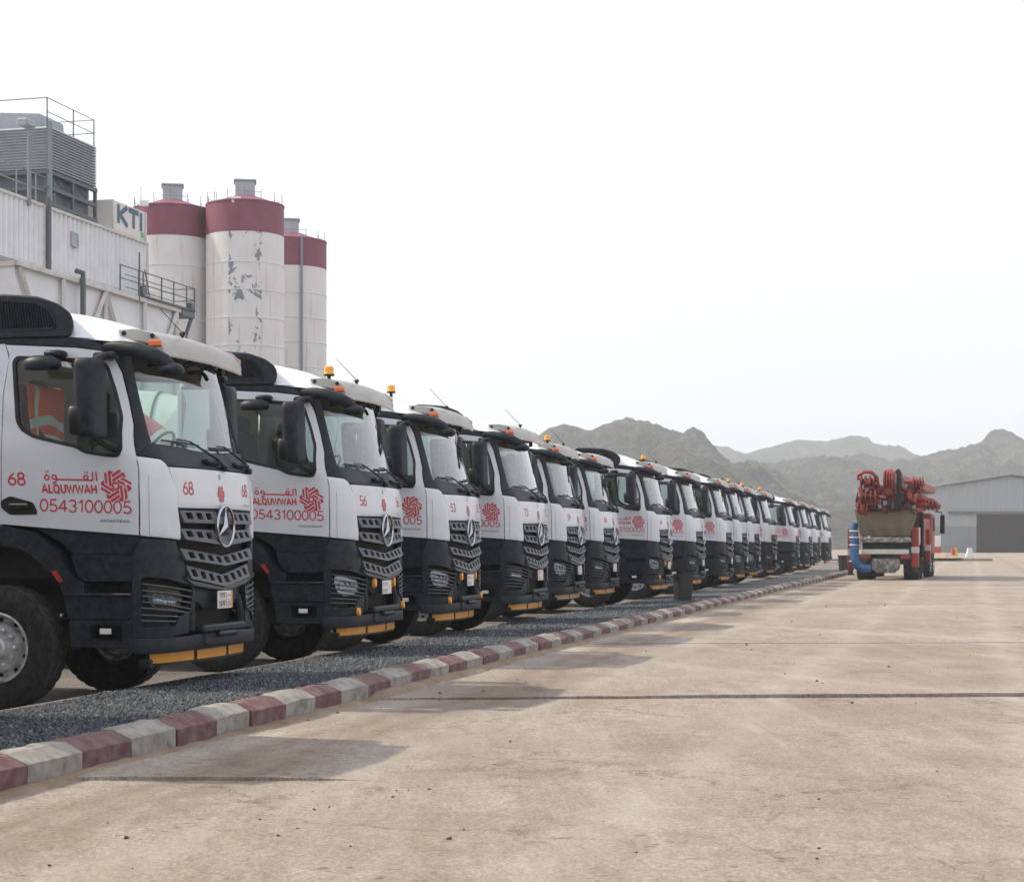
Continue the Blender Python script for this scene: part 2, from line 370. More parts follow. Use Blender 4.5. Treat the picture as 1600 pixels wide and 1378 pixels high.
# ------------------------------------------------------------------ setting materials
TH = math.atan(715 / 2800); ROW = Vector((math.sin(TH), math.cos(TH), 0)); OUT = Vector((math.cos(TH), -math.sin(TH), 0))
def rowpt(D, s, z=0.0): return -D * OUT + s * ROW + Vector((0, 0, z))
def concrete(name, cols, streak_rot, joint=False, tracks=True, darkf=1.0):
    m, nt, b = nodes_of(name); b.inputs['Roughness'].default_value = 0.85; b.inputs['Specular IOR Level'].default_value = 0.25
    v = objvec(nt, world_space=True)
    n1 = noise_node(nt, 0.33, 10, 0.62, v, 0.6)
    mp = N(nt, 'ShaderNodeMapping'); mp.inputs['Rotation'].default_value = (0, 0, streak_rot); mp.inputs['Scale'].default_value = (2.6, 0.2, 1); L(nt, v, mp.inputs[0])
    n2 = noise_node(nt, 1.4, 9, 0.62, mp.outputs[0], 0.7)
    mp3 = N(nt, 'ShaderNodeMapping'); mp3.inputs['Rotation'].default_value = (0, 0, R(-88)); mp3.inputs['Scale'].default_value = (.8, 0.5, 1); L(nt, v, mp3.inputs[0])
    n3 = noise_node(nt, 1.0, 9, 0.65, mp3.outputs[0], 0.9)
    a = ramp(nt, n1.outputs[0], [(0.32, cols[0]), (0.5, cols[1]), (0.68, cols[2])]).outputs[0]
    f2 = ramp(nt, n2.outputs[0], [(0.46, (0, 0, 0)), (0.66, (0.45,) * 3)]).outputs[0]
    a = mixc(nt, f2, a, cols[3])
    f3 = ramp(nt, n3.outputs[0], [(0.48, (0, 0, 0)), (0.70, (0.5,) * 3)]).outputs[0]
    a = mixc(nt, f3, a, cols[4])
    # grain and pits
    n4 = noise_node(nt, 38, 4, 0.7, v)
    mp5 = N(nt, 'ShaderNodeMapping'); mp5.inputs['Rotation'].default_value = (0, 0, streak_rot + .12); mp5.inputs['Scale'].default_value = (9, 1.6, 1); L(nt, v, mp5.inputs[0])
    n5 = noise_node(nt, 1.0, 7, 0.7, mp5.outputs[0], 0.5); n6 = noise_node(nt, 7.5, 8, 0.75, v, .3)
    a = mixc(nt, ramp(nt, n1.outputs[0], [(.4, (0, 0, 0)), (.6, (.55,) * 3)]).outputs[0], a, ramp(nt, n5.outputs[0], [(0.32, (0.70, 0.68, 0.66)), (0.62, (1.12,) * 3)]).outputs[0], 'MULTIPLY')
    a = mixc(nt, 0.75, a, ramp(nt, n6.outputs[0], [(0.34, (0.82, 0.80, 0.78)), (0.62, (1.07,) * 3)]).outputs[0], 'MULTIPLY')
    n7 = noise_node(nt, 85, 3, 0.75, v)
    a = mixc(nt, 0.9, a, ramp(nt, n4.outputs[0], [(0.3, (0.58,) * 3), (0.7, (1.30,) * 3)]).outputs[0], 'MULTIPLY')
    a = mixc(nt, 0.8, a, ramp(nt, n7.outputs[0], [(0.3, (0.55,) * 3), (0.7, (1.38,) * 3)]).outputs[0], 'MULTIPLY')
    vo = N(nt, 'ShaderNodeTexVoronoi', feature='F1'); vo.inputs['Scale'].default_value = 5.0; vo.inputs['Randomness'].default_value = 1.0
    mpv = N(nt, 'ShaderNodeMapping'); mpv.inputs['Scale'].default_value = (1, 2.2, 1); mpv.inputs['Rotation'].default_value = (0, 0, .4); L(nt, v, mpv.inputs[0])
    nd = noise_node(nt, 9, 3, 0.6, v); off = N(nt, 'ShaderNodeVectorMath', operation='MULTIPLY_ADD'); off.inputs[1].default_value = (.22, .22, 0)
    L(nt, nd.outputs['Color'], off.inputs[0]); L(nt, mpv.outputs[0], off.inputs[2]); L(nt, off.outputs[0], vo.inputs['Vector'])
    nz = noise_node(nt, 0.9, 3, 0.5, v)
    thr = math_n(nt, 'MULTIPLY', math_n(nt, 'SUBTRACT', nz.outputs[0], 0.30), 0.62)
    vo2 = N(nt, 'ShaderNodeTexVoronoi', feature='F1'); vo2.inputs['Scale'].default_value = 11.0; L(nt, off.outputs[0], vo2.inputs['Vector'])
    pit = math_n(nt, 'MAXIMUM', math_n(nt, 'LESS_THAN', vo.outputs['Distance'], thr), math_n(nt, 'LESS_THAN', vo2.outputs['Distance'], math_n(nt, 'MULTIPLY', thr, .8)))
    a = mixc(nt, math_n(nt, 'MULTIPLY', pit, 0.62), a, (0.10, 0.08, 0.066))
    # dusty tyre tracks swept across the slabs
    if tracks:
        for (cx_, cy_, rad_, wd_, amt_, colr_) in ((16.5, 27, 16.2, .32, .30, (.46, .41, .36)), (16.5, 27, 14.3, .32, .30, (.46, .41, .36)), (-24, 6, 31.5, .28, .32, (.19, .14, .10)), (-24, 6, 33.4, .28, .32, (.19, .14, .10)), (21, 38, 19.0, .5, .35, (.48, .43, .38)), (30, 10, 30.5, .25, .25, (.2, .15, .11))):
            dv = N(nt, 'ShaderNodeVectorMath', operation='DISTANCE'); L(nt, v, dv.inputs[0]); dv.inputs[1].default_value = (cx_, cy_, .1)
            ab = math_n(nt, 'ABSOLUTE', math_n(nt, 'SUBTRACT', math_n(nt, 'ADD', dv.outputs['Value'], math_n(nt, 'MULTIPLY', n6.outputs[0], .12)), rad_))
            tf = math_n(nt, 'MULTIPLY', math_n(nt, 'SUBTRACT', 1.0, math_n(nt, 'DIVIDE', ab, wd_), True), math_n(nt, 'MULTIPLY', n2.outputs[0], amt_ * 1.8), True)
            a = mixc(nt, tf, a, colr_)
    if tracks:
        dt = N(nt, 'ShaderNodeVectorMath', operation='DOT_PRODUCT'); L(nt, v, dt.inputs[0]); dt.inputs[1].default_value = (math.cos(TH), -math.sin(TH), 0)
        tw = math_n(nt, 'ADD', dt.outputs['Value'], math_n(nt, 'MULTIPLY', n1.outputs[0], 1.1))
        for off_, wd_, colr_ in ((-4.2, .30, (.15, .105, .07)), (-4.55, .22, (.15, .105, .07)), (-3.6, .2, (.42, .38, .33)), (-1.7, .3, (.44, .40, .35)), (.4, .3, (.44, .40, .35)), (2.6, .26, (.2, .155, .115)), (4.6, .26, (.44, .40, .35)), (7.5, .5, (.44, .40, .35)), (9.6, .5, (.44, .40, .35))):
            ab = math_n(nt, 'ABSOLUTE', math_n(nt, 'SUBTRACT', tw, off_ + .55))
            tf = math_n(nt, 'MULTIPLY', math_n(nt, 'SUBTRACT', 1.0, math_n(nt, 'DIVIDE', ab, wd_), True), math_n(nt, 'MULTIPLY', n2.outputs[0], .62 if colr_[0] > .3 else 1.0), True)
            a = mixc(nt, tf, a, colr_)
    # hairline cracks
    vc = N(nt, 'ShaderNodeTexVoronoi', feature='DISTANCE_TO_EDGE'); vc.inputs['Scale'].default_value = 0.42
    off2 = N(nt, 'ShaderNodeVectorMath', operation='MULTIPLY_ADD'); off2.inputs[1].default_value = (1.3, 1.3, 0)
    nd2 = noise_node(nt, 2.1, 8, 0.7, v); L(nt, nd2.outputs['Color'], off2.inputs[0]); L(nt, v, off2.inputs[2]); L(nt, off2.outputs[0], vc.inputs['Vector'])
    cr = math_n(nt, 'LESS_THAN', vc.outputs['Distance'], 0.0028)
    nm = noise_node(nt, 0.55, 3, 0.5, v); crm = math_n(nt, 'MULTIPLY', cr, math_n(nt, 'GREATER_THAN', nm.outputs[0], 0.50))
    a = mixc(nt, math_n(nt, 'MULTIPLY', crm, 0.6), a, (0.06, 0.05, 0.042))
    if darkf != 1.0: a = mixc(nt, 1.0, a, (darkf,) * 3, 'MULTIPLY')
    L(nt, a, b.inputs['Base Color'])
    h = math_n(nt, 'SUBTRACT', math_n(nt, 'ADD', math_n(nt, 'MULTIPLY', n6.outputs[0], 1.6), math_n(nt, 'MULTIPLY', n4.outputs[0], 0.7)), math_n(nt, 'MULTIPLY', math_n(nt, 'ADD', pit, crm, True), 0.7))
    bump(nt, b, h, 0.8, 0.014)
concrete('dusty_concrete', [(0.292, 0.245, 0.200), (0.342, 0.297, 0.252), (0.402, 0.361, 0.318), (0.418, 0.380, 0.338), (0.218, 0.168, 0.126)], TH)
concrete('yard_concrete', [(0.15, 0.14, 0.13), (0.19, 0.18, 0.165), (0.24, 0.225, 0.205), (0.23, 0.215, 0.2), (0.11, 0.1, 0.09)], TH)

def sand(name, c0, c1, sc=0.02):
    m, nt, b = nodes_of(name); b.inputs['Roughness'].default_value = 0.95; b.inputs['Specular IOR Level'].default_value = 0.1
    v = objvec(nt, world_space=True); n = noise_node(nt, sc, 12, 0.65, v)
    L(nt, ramp(nt, n.outputs[0], [(0.35, c0), (0.65, c1)]).outputs[0], b.inputs['Base Color'])
    bump(nt, b, noise_node(nt, sc * 30, 6, 0.7, v).outputs[0], 0.6, 0.3 if sc < .1 else .02)
sand('desert', (0.26, 0.20, 0.145), (0.36, 0.29, 0.22))
sand('kerb_dirt', (0.22, 0.165, 0.115), (0.33, 0.26, 0.195), 3.0)
sand('sand_pile', (0.30, 0.22, 0.15), (0.40, 0.31, 0.22), 2.0)
def rock(name, c0, c1, c2):
    m, nt, b = nodes_of(name); b.inputs['Roughness'].default_value = 0.95; b.inputs['Specular IOR Level'].default_value = 0.1
    v = objvec(nt, world_space=True); n = noise_node(nt, 0.03, 14, 0.72, v); n2 = noise_node(nt, 0.16, 8, 0.7, v)
    a = ramp(nt, n.outputs[0], [(0.32, c0), (0.5, c1), (0.68, c2)]).outputs[0]
    a = mixc(nt, 0.65, a, ramp(nt, n2.outputs[0], [(0.35, (0.30,) * 3), (0.65, (1.35,) * 3)]).outputs[0], 'MULTIPLY')
    n3 = noise_node(nt, 0.45, 6, 0.75, v); a = mixc(nt, 0.8, a, ramp(nt, n3.outputs[0], [(0.36, (0.35,) * 3), (0.6, (1.3,) * 3)]).outputs[0], 'MULTIPLY')
    L(nt, a, b.inputs['Base Color'])
    bump(nt, b, math_n(nt, 'ADD', n.outputs[0], math_n(nt, 'MULTIPLY', n2.outputs[0], .6)), 1.0, 8.0)
rock('hill_rock', (0.05, 0.050, 0.050), (0.098, 0.09, 0.082), (0.19, 0.168, 0.142))
simple('kerb_red', (0.115, 0.045, 0.050), 0.85, dirt=(0.24, 0.20, 0.18), dscale=8, damt=0.8, bumpy=0.6, bscale=45, lo=0.40, hi=0.75)
simple('kerb_white', (0.30, 0.285, 0.255), 0.85, dirt=(0.13, 0.115, 0.10), dscale=8, damt=0.95, bumpy=0.6, bscale=45, lo=0.42, hi=0.72)
simple('mortar', (0.20, 0.17, 0.14), 0.95, dirt=(0.10, 0.09, 0.08), dscale=10, damt=0.6)
m, nt, b = nodes_of('gravel'); b.inputs['Roughness'].default_value = 0.8
gi = N(nt, 'ShaderNodeNewGeometry'); rr_ = ramp(nt, gi.outputs['Random Per Island'], [(0.0, (0.035, 0.042, 0.05)), (0.5, (0.052, 0.064, 0.077)), (0.85, (0.09, 0.104, 0.116)), (1.0, (0.19, 0.195, 0.2))]); L(nt, rr_.outputs[0], b.inputs['Base Color'])
m, nt, b = nodes_of('gravel_bed'); b.inputs['Roughness'].default_value = 0.9
v = objvec(nt, world_space=True); vo = N(nt, 'ShaderNodeTexVoronoi', feature='F1'); vo.inputs['Scale'].default_value = 30; L(nt, v, vo.inputs['Vector'])
L(nt, ramp(nt, vo.outputs['Color'], [(0.0, (0.028, 0.034, 0.042)), (0.6, (0.075, 0.087, 0.099)), (1.0, (0.16, 0.165, 0.17))]).outputs[0], b.inputs['Base Color'])
bump(nt, b, vo.outputs['Distance'], 1.0, -0.03)

# ------------------------------------------------------------------ ground
g = G(); g.add([(-6000, -400, -.09), (6000, -400, -.09), (6000, 9000, -.09), (-6000, 9000, -.09)], [(0, 1, 2, 3)])
tag(link('ground', g.mesh('ground', 'desert', 0)), 'sandy desert ground round the concrete yard', kind='structure')
# parking yard behind the gravel (under the trucks)
a0, a1, a2, a3 = rowpt(7.38, -14), rowpt(7.38, 150), rowpt(75, 150), rowpt(75, -14)
g = G(); g.add([(*p[:2], -.005) for p in (a0, a1, a2, a3)], [(0, 1, 2, 3)])
tag(link('parking_yard', g.mesh('parking_yard', 'yard_concrete', 0)), 'concrete parking yard under the mixer trucks', kind='structure')
# road of concrete slabs, edges ragged, far slabs standing a little higher
g = G(); e0, e1 = rowpt(5.37, -14), rowpt(5.37, 122)
g.add([(e0.x, e0.y, .03), (80, -14, .03), (120, 345, .03), (e1.x, 345, .03), (e1.x, e1.y, .03)], [(0, 1, 2, 3, 4)])
road = tag(link('road', g.mesh('road', 'mortar', 0)), 'dusty tan concrete road beside the kerb', kind='structure')
def kx(y): # x of the road edge at depth y
    s = (y + 5.245 * OUT.y) / ROW.y; return rowpt(5.245, s).x
joints = [-6.0, 3.9, 10.6, 16.24, 24.45, 31.4, 39.7, 48.5, 58.8, 71, 86, 104.5, 131, 345]  # slab joints, kerb, gravel and pump truck were all scaled about the camera
zs = [.1, .1, .1, .132, .138, .134, .138, .134, .138, .134, .138, .134, .138]
for k in range(len(joints) - 1):
    y0, y1 = joints[k], joints[k + 1]; ragged = y0 < 40
    nx = 150 if ragged else 12; xr = 30 if y0 < 60 else 100
    tilt = 0.0615 if y0 > 10 else 0
    def edge(y, x, seed, first):
        w = 0.0
        if ragged: w = .035 * noise.noise((x * 2.3, seed, 0)) + .018 * noise.noise((x * 9, seed, 3))
        gap = .014 if abs(y - 16.24) < .1 else (0.0 if y < 11 else (.006 if y < 40 else .004))
        return y + tilt * (x - 2) * (1 if 11 < y < 56 else 0) + w + (gap if first else -gap)
    xs_ = []; 
    for i in range(nx + 1):
        t = (i / nx) ** 1.5; xs_.append(t)
    top0 = []; top1 = []
    ya, yb = y0, y1
    xl0 = kx(ya) - .02; xl1 = kx(yb) - .02 if yb < 200 else kx(130)
    for t in xs_:
        xa = xl0 + (xr - xl0) * t; xb = xl1 + (xr - xl1) * t
        za = zs[k]; zb = zs[k]
        if abs(ya - 10.6) < .1: za = .1 + .021 * max(0, min(1, (-.84 - xa) / .56))
        if abs(ya - 16.24) < .1: za = .1 + .032 * (.35 + .65 * max(0, min(1, (xa + 1.5) / 4))) + .006 * noise.noise((xa * 1.3, 4, 0))
        top0.append((xa, edge(ya, xa, ya, True), za)); top1.append((xb, edge(yb, xb, yb, False), zb))
    n_ = len(top0); vv = top0 + top1 + [(p[0], p[1] + .004, .04) for p in top0] + [(p[0], p[1], .04) for p in top1]
    ff = [(i, i + 1, n_ + i + 1, n_ + i) for i in range(n_ - 1)] + [(i, 2 * n_ + i, 2 * n_ + i + 1, i + 1) for i in range(n_ - 1)] + [(n_ + i, n_ + i + 1, 3 * n_ + i + 1, 3 * n_ + i) for i in range(n_ - 1)]
    g = G(); g.add(vv, ff); link('slab', g.mesh('slab', 'dusty_concrete', 0), road)
# loose dark stones on the road
g = G()
for i in range(230):
    y = 6.5 + 40 * rnd.random() ** 2.0; x = kx(y) + .1 + (y * .62) * rnd.random() ** (1.0 if i % 3 else 4); r_ = rnd.choice([.005, .006, .007, .009, .014]) * (1 + y / 50)
    z = .1 if y < 16.35 + .0615 * (x - 2) else .133; vs_ = []
    for j in range(6):
        q = j * math.pi / 3; k = r_ * rnd.uniform(.7, 1.2); vs_.append((x + k * math.cos(q), y + k * math.sin(q), z + .001))
    for j in range(6):
        q = j * math.pi / 3; k = r_ * rnd.uniform(.5, .75); vs_.append((x + k * math.cos(q), y + k * math.sin(q), z + r_ * rnd.uniform(.5, .9)))
    g.add(vs_, [(j, (j + 1) % 6, 6 + (j + 1) % 6, 6 + j) for j in range(6)] + [tuple(range(6, 12))])
simple('road_stone', (0.05, 0.042, 0.038), 0.9)
tag(link('loose_stones', g.mesh('loose_stones', 'road_stone', 0)), 'small dark stones scattered over the road', 'stones', kind='stuff')
# wind-blown dirt along the foot of the kerb
g = G(); nn = 500; vv = []
for i in range(nn):
    s = 4 + (i / (nn - 1)) ** 1.7 * 78
    wd = .16 + .16 * noise.noise((s * .9, 0, 0)) + .05 * noise.noise((s * 5, 1, 0)); wd = max(.05, wd)
    for j, (t, h) in enumerate([(0, .035), (.25, .03), (.6, .008), (1, -.045)]):
        p = rowpt(5.205 - t * wd, s); zz = (.134 if p.y > 16.15 else .1) + h * (1 + .6 * noise.noise((s * 4, t * 3, 2)))
        vv.append((p.x, p.y, zz))
g.add(vv, [(i * 4 + j, i * 4 + j + 1, (i + 1) * 4 + j + 1, (i + 1) * 4 + j) for i in range(nn - 1) for j in range(3)])
tag(link('dirt_drift', g.mesh('dirt_drift', 'kerb_dirt', 60)), 'brown dirt drifted along the foot of the kerb', 'dirt', kind='stuff')

# ------------------------------------------------------------------ kerb of painted stones
g = G(); c0, c1 = rowpt(5.60, -9), rowpt(5.60, 89)
def strip(D0, D1, s0, s1, z): return [(*rowpt(D, s)[:2], z) for D, s in ((D0, s0), (D1, s0), (D1, s1), (D0, s1))]
ka = strip(5.26, 5.45, -9, 80, .05) + strip(5.26, 5.45, -9, 80, .195)
g.add(ka, [(0, 1, 2, 3), (4, 5, 6, 7), (0, 1, 5, 4), (1, 2, 6, 5), (2, 3, 7, 6), (3, 0, 4, 7)])
kerb = tag(link('kerb', g.mesh('kerb', 'mortar', 0)), 'row of red and white painted kerb stones along the gravel', kind='structure')
KL = .659; KV = {}
for colr in ('kerb_red', 'kerb_white'):
    for vrt in range(6):
        rr = random.Random(vrt * 7 + len(colr)); g = G()
        j = lambda a: rr.uniform(-a, a)
        sec = [(0, -.05), (-.004, .148), (.112, .203), (.128, .207), (.22, .207), (.234, .19), (.234, -.05)]   # (inwards, z)
        cols_ = 7; vs_ = []
        for i in range(cols_):
            t = i / (cols_ - 1); s_ = .006 + t * (KL - .012)
            pinch = .006 if i in (0, cols_ - 1) else 0
            for a, z in sec:
                e = .0055 if z > 0 else 0
                vs_.append((a + j(e) + (pinch if a < .2 else -pinch), s_ + j(.003), z + j(e) - pinch * (z > .1)))
        m_ = len(sec); fs = [(i * m_ + q, i * m_ + q + 1, (i + 1) * m_ + q + 1, (i + 1) * m_ + q) for i in range(cols_ - 1) for q in range(m_ - 1)]
        fs += [tuple(range(m_)), tuple((cols_ - 1) * m_ + q for q in range(m_))]
        g.add(vs_, fs); KV[colr, vrt] = g.mesh('kerb_stone', colr, 14)
rz = math.atan2(ROW.y, ROW.x) - math.pi / 2
for k in range(-9, 110):
    s = 9.20 + KL * k; colr = 'kerb_white' if k % 2 == 0 else 'kerb_red'
    D = 5.20 + rnd.uniform(-.016, .016) - (.0 if k < 70 else .05)
    p = rowpt(D, s, rnd.uniform(-.010, .008) + (.11 if k >= 70 else .1))
    # local x = inwards (-OUT), y = along the row
    o = link('kerb_stone', KV[colr, rnd.randrange(6)], kerb)
    Mx = Matrix(((-OUT.x, ROW.x, 0, p.x), (-OUT.y, ROW.y, 0, p.y), (0, 0, 1, p.z), (0, 0, 0, 1)))
    o.matrix_local = Mx @ Matrix.Rotation(rnd.uniform(-.018, .018), 4, 'Z') @ Matrix.Rotation(rnd.uniform(-.02, .02), 4, 'Y') @ Matrix.Rotation(rnd.uniform(-.008, .008), 4, 'X')
# ------------------------------------------------------------------ gravel strip
def gz(t, s): return .235 - .055 * t + .022 * noise.noise((s * .8, t * 2, 5))
g = G(); nn = 300; vv = []
for i in range(nn):
    s = -9 + (i / (nn - 1)) * 100
    for t in (0, .2, .4, .6, .8, 1): p = rowpt(5.42 + 1.92 * t, s); vv.append((p.x, p.y, gz(t, s) - .012))
g.add(vv, [(i * 6 + q, i * 6 + q + 1, (i + 1) * 6 + q + 1, (i + 1) * 6 + q) for i in range(nn - 1) for q in range(5)])
gb = tag(link('gravel_bed', g.mesh('gravel_bed', 'gravel_bed', 60)), 'dark grey gravel bed between kerb and trucks', kind='structure')
def pebbles(n, s0, s1, rmin, rmax, seed):
    rs = np.random.RandomState(seed); base = np.array([(1, 0, 0), (-1, 0, 0), (0, 1, 0), (0, -1, 0), (0, 0, 1), (0, 0, -1)], float)
    fc = np.array([(0, 2, 4), (2, 1, 4), (1, 3, 4), (3, 0, 4), (2, 0, 5), (1, 2, 5), (3, 1, 5), (0, 3, 5)])
    s = s0 + (s1 - s0) * rs.rand(n); t = rs.rand(n) * .99 + .01; r_ = rmin + (rmax - rmin) * rs.rand(n) ** 1.6
    ax = r_[:, None] * rs.uniform(.6, 1.15, (n, 3)); ang = rs.rand(n) * 6.283; tl = rs.uniform(-.6, .6, n)
    pos = np.array([[*rowpt(5.42 + 1.92 * t_, s_)[:2], gz(t_, s_)] for t_, s_ in zip(t, s)]); pos[:, 2] += rs.uniform(-.008, .006, n)
    P = base[None] * ax[:, None] * rs.uniform(.75, 1.2, (n, 6, 1))
    c, s2 = np.cos(tl)[:, None], np.sin(tl)[:, None]; y, z = P[..., 1].copy(), P[..., 2].copy(); P[..., 1] = y * c - z * s2; P[..., 2] = y * s2 + z * c
    c, s2 = np.cos(ang)[:, None], np.sin(ang)[:, None]; x, y = P[..., 0].copy(), P[..., 1].copy(); P[..., 0] = x * c - y * s2; P[..., 1] = x * s2 + y * c
    P += pos[:, None]
    V = P.reshape(-1, 3); Fc = (fc[None] + (np.arange(n) * 6)[:, None, None]).reshape(-1, 3)
    me = bpy.data.meshes.new('gravel'); me.vertices.add(len(V)); me.vertices.foreach_set('co', V.ravel())
    me.loops.add(Fc.size); me.loops.foreach_set('vertex_index', Fc.ravel()); me.polygons.add(len(Fc)); me.polygons.foreach_set('loop_start', np.arange(0, Fc.size, 3)); me.polygons.foreach_set('loop_total', np.full(len(Fc), 3))
    me.update(); me.validate(); me.materials.append(MAT['gravel']); return me
gv = link('gravel', pebbles(34000, 7.6, 20.5, .011, .026, 3)); tag(gv, 'grey crushed stones of the near gravel strip', 'gravel', kind='stuff')
gv = link('gravel', pebbles(26000, 20.5, 43, .016, .034, 4)); tag(gv, 'grey crushed stones of the far gravel strip', 'gravel', kind='stuff')
# low concrete edging behind the gravel
g = G(); ka = strip(7.33, 7.40, -9, 91, -.03) + strip(7.33, 7.40, -9, 91, .188)
g.add(ka, [(0, 1, 2, 3), (4, 5, 6, 7), (0, 1, 5, 4), (1, 2, 6, 5), (2, 3, 7, 6), (3, 0, 4, 7)])
tag(link('edging', g.mesh('edging', 'yard_concrete', 0)), 'low concrete edging between gravel and parking yard', kind='structure')

# ------------------------------------------------------------------ hills
def hill(name, label, prof_px, Yr, depth_f, depth_b, amp, seed, nx=150, ny=44):
    """terrain whose crest follows skyline pixels taken from the image (in picture units per 2800)"""
    xs_ = np.array([p[0] for p in prof_px], float); hs_ = np.array([849 - p[1] for p in prof_px], float)
    g = G(); vv = []
    for j in range(ny):
        t = j / (ny - 1); yy = Yr - depth_f + (depth_f + depth_b) * t
        for i in range(nx):
            px = xs_[0] + (xs_[-1] - xs_[0]) * i / (nx - 1)
            X = (px - 800) / 2800 * Yr; H = np.interp(px, xs_, hs_) / 2800 * Yr + 1.5
            q = (yy - (Yr - depth_f)) / depth_f
            if q <= 1: sh = q ** 1.25
            else: sh = max(0, 1 - (yy - Yr) / depth_b) ** 1.2
            xx = X + 30 * noise.noise((yy / 160, px / 200, seed)) * (1 - q if q < 1 else 0)
            rdg = noise.ridged_multi_fractal((xx / 95, yy / 150, seed), 0.9, 2.1, 6, 1.0, 2.0)
            fr = noise.fractal((xx / 30, yy / 30, seed + 9), 0.8, 2.0, 5)
            k = 1 - sh ** 6
            z = H * sh + (amp * (rdg - 1.1) * sh * k + amp * .42 * fr * min(1, sh * 2))
            if abs(q - 1) < .6 / (ny * .7): z = H + amp * .13 * fr
            vv.append((xx, yy, max(z, -.5 + .2 * fr)))
    g.add(vv, [(j * nx + i, j * nx + i + 1, (j + 1) * nx + i + 1, (j + 1) * nx + i) for j in range(ny - 1) for i in range(nx - 1)])
    return tag(link(name, g.mesh(name, 'hill_rock', 0)), label, kind='structure')
hill('hill', 'rocky brown hill behind the row of trucks', [(560, 800), (640, 770), (760, 725), (800, 700), (840, 681), (857, 669), (881, 662), (925, 669), (942, 660), (961, 655.6), (986, 660.5), (1010, 672), (1054, 679), (1074, 684), (1103, 701), (1132, 718), (1161, 728), (1210, 748), (1260, 772), (1310, 800), (1360, 826), (1400, 846)], 880, 420, 300, 17, 1.3, 420, 150)
hill('hill', 'rocky hill rising behind the red pump truck and the warehouse', [(1000, 846), (1040, 780), (1100, 742), (1161, 729), (1210, 725), (1259, 723), (1356, 720), (1424, 718), (1454, 713), (1468, 708), (1502, 706), (1527, 695), (1540, 691), (1553, 689), (1571, 691), (1600, 696), (1660, 700), (1750, 690), (1860, 720), (2000, 800)], 1150, 620, 300, 19, 5.7, 420, 150)
hill('hill', 'far bluish mountain ridge on the skyline', [(900, 840), (1000, 730), (1069, 681), (1112, 698.5), (1137, 696), (1161, 708), (1190, 703), (1229, 691), (1259, 689), (1288, 691), (1312, 684), (1329, 680.5), (1351, 683), (1363, 691), (1395, 701), (1424, 712), (1500, 725), (1600, 760), (1700, 840)], 1750, 420, 300, 16, 9.1, 260, 70)

# ------------------------------------------------------------------ warehouse
simple('cladding_grey', (0.30, 0.33, 0.36), 0.55, dirt=(0.36, 0.34, 0.31), dscale=0.4, damt=0.5)
simple('cladding_dark', (0.20, 0.225, 0.25), 0.6, dirt=(0.28, 0.26, 0.24), dscale=0.5, damt=0.5)
simple('door_brown', (0.026, 0.018, 0.017), 0.7)
simple('roof_trim', (0.10, 0.11, 0.12), 0.5)
wh = bpy.data.objects.new('warehouse', None); COL.objects.link(wh); wh.location = (73.8, 265, .05)
tag(wh, 'grey gabled metal warehouse with a dark brown sliding door', 'warehouse')
XZ = Matrix(((1, 0, 0, 0), (0, 0, 1, 0), (0, 1, 0, 0), (0, 0, 0, 1)))
def corr(g, x0, x1, z0, ztop, y, pitch=.5, dep=.05):
    n = int((x1 - x0) / pitch); vv = []
    for i in range(n * 4 + 1):
        x = x0 + (x1 - x0) * i / (n * 4); d = dep if i % 4 in (1, 2) else 0; vv += [(x, y - d, z0), (x, y - d, ztop(x))]
    g.add(vv, [(2 * i, 2 * i + 2, 2 * i + 3, 2 * i + 1) for i in range(n * 4)])
gab = lambda x: 9.35 + (11.35 - 9.35) * (1 - abs(x) / 13.4)
g = G(); corr(g, -13.2, -5.1, 4.0, gab, 0); corr(g, -5.1, 5.1, 5.85, gab, 0); corr(g, 5.1, 13.2, 4.0, gab, 0)
g.box((-13.2, 20, 4.7), (.1, 40, 9.2)); g.box((13.2, 20, 4.7), (.1, 40, 9.2)); link('wall', g.mesh('wall', 'cladding_grey', 0), wh)
for xa_, xb_ in ((-13.2, -5.1), (5.1, 13.2)):
    g = G(); corr(g, xa_, xb_, 0, lambda x: 3.95, .04); link('wall_base', g.mesh('wall_base', 'cladding_dark', 0), wh)
g = G()
for s in (-1, 1):
    g.add([(0, -.5, 11.45), (s * 13.7, -.5, 9.38), (s * 13.7, 40, 9.38), (0, 40, 11.45), (0, -.5, 11.65), (s * 13.7, -.5, 9.58), (s * 13.7, 40, 9.58), (0, 40, 11.65)], [(0, 1, 2, 3), (4, 5, 6, 7), (0, 1, 5, 4), (1, 2, 6, 5), (2, 3, 7, 6)])
link('roof', g.mesh('roof', 'roof_trim', 0), wh)
for i in range(2):
    g = G()
    for k in range(10): g.box((-4.82 + 5.02 * i + .5 * k, .1 - .02 * (k % 2), 2.9), (.505, .08, 5.8)) if k < 10 else None
    link('sliding_door', g.mesh('sliding_door', 'door_brown', 0), wh)
g = G(); g.box((0, -.25, 6.0), (18.5, .4, .35)); link('door_rail', g.mesh('door_rail', 'roof_trim', 0), wh)

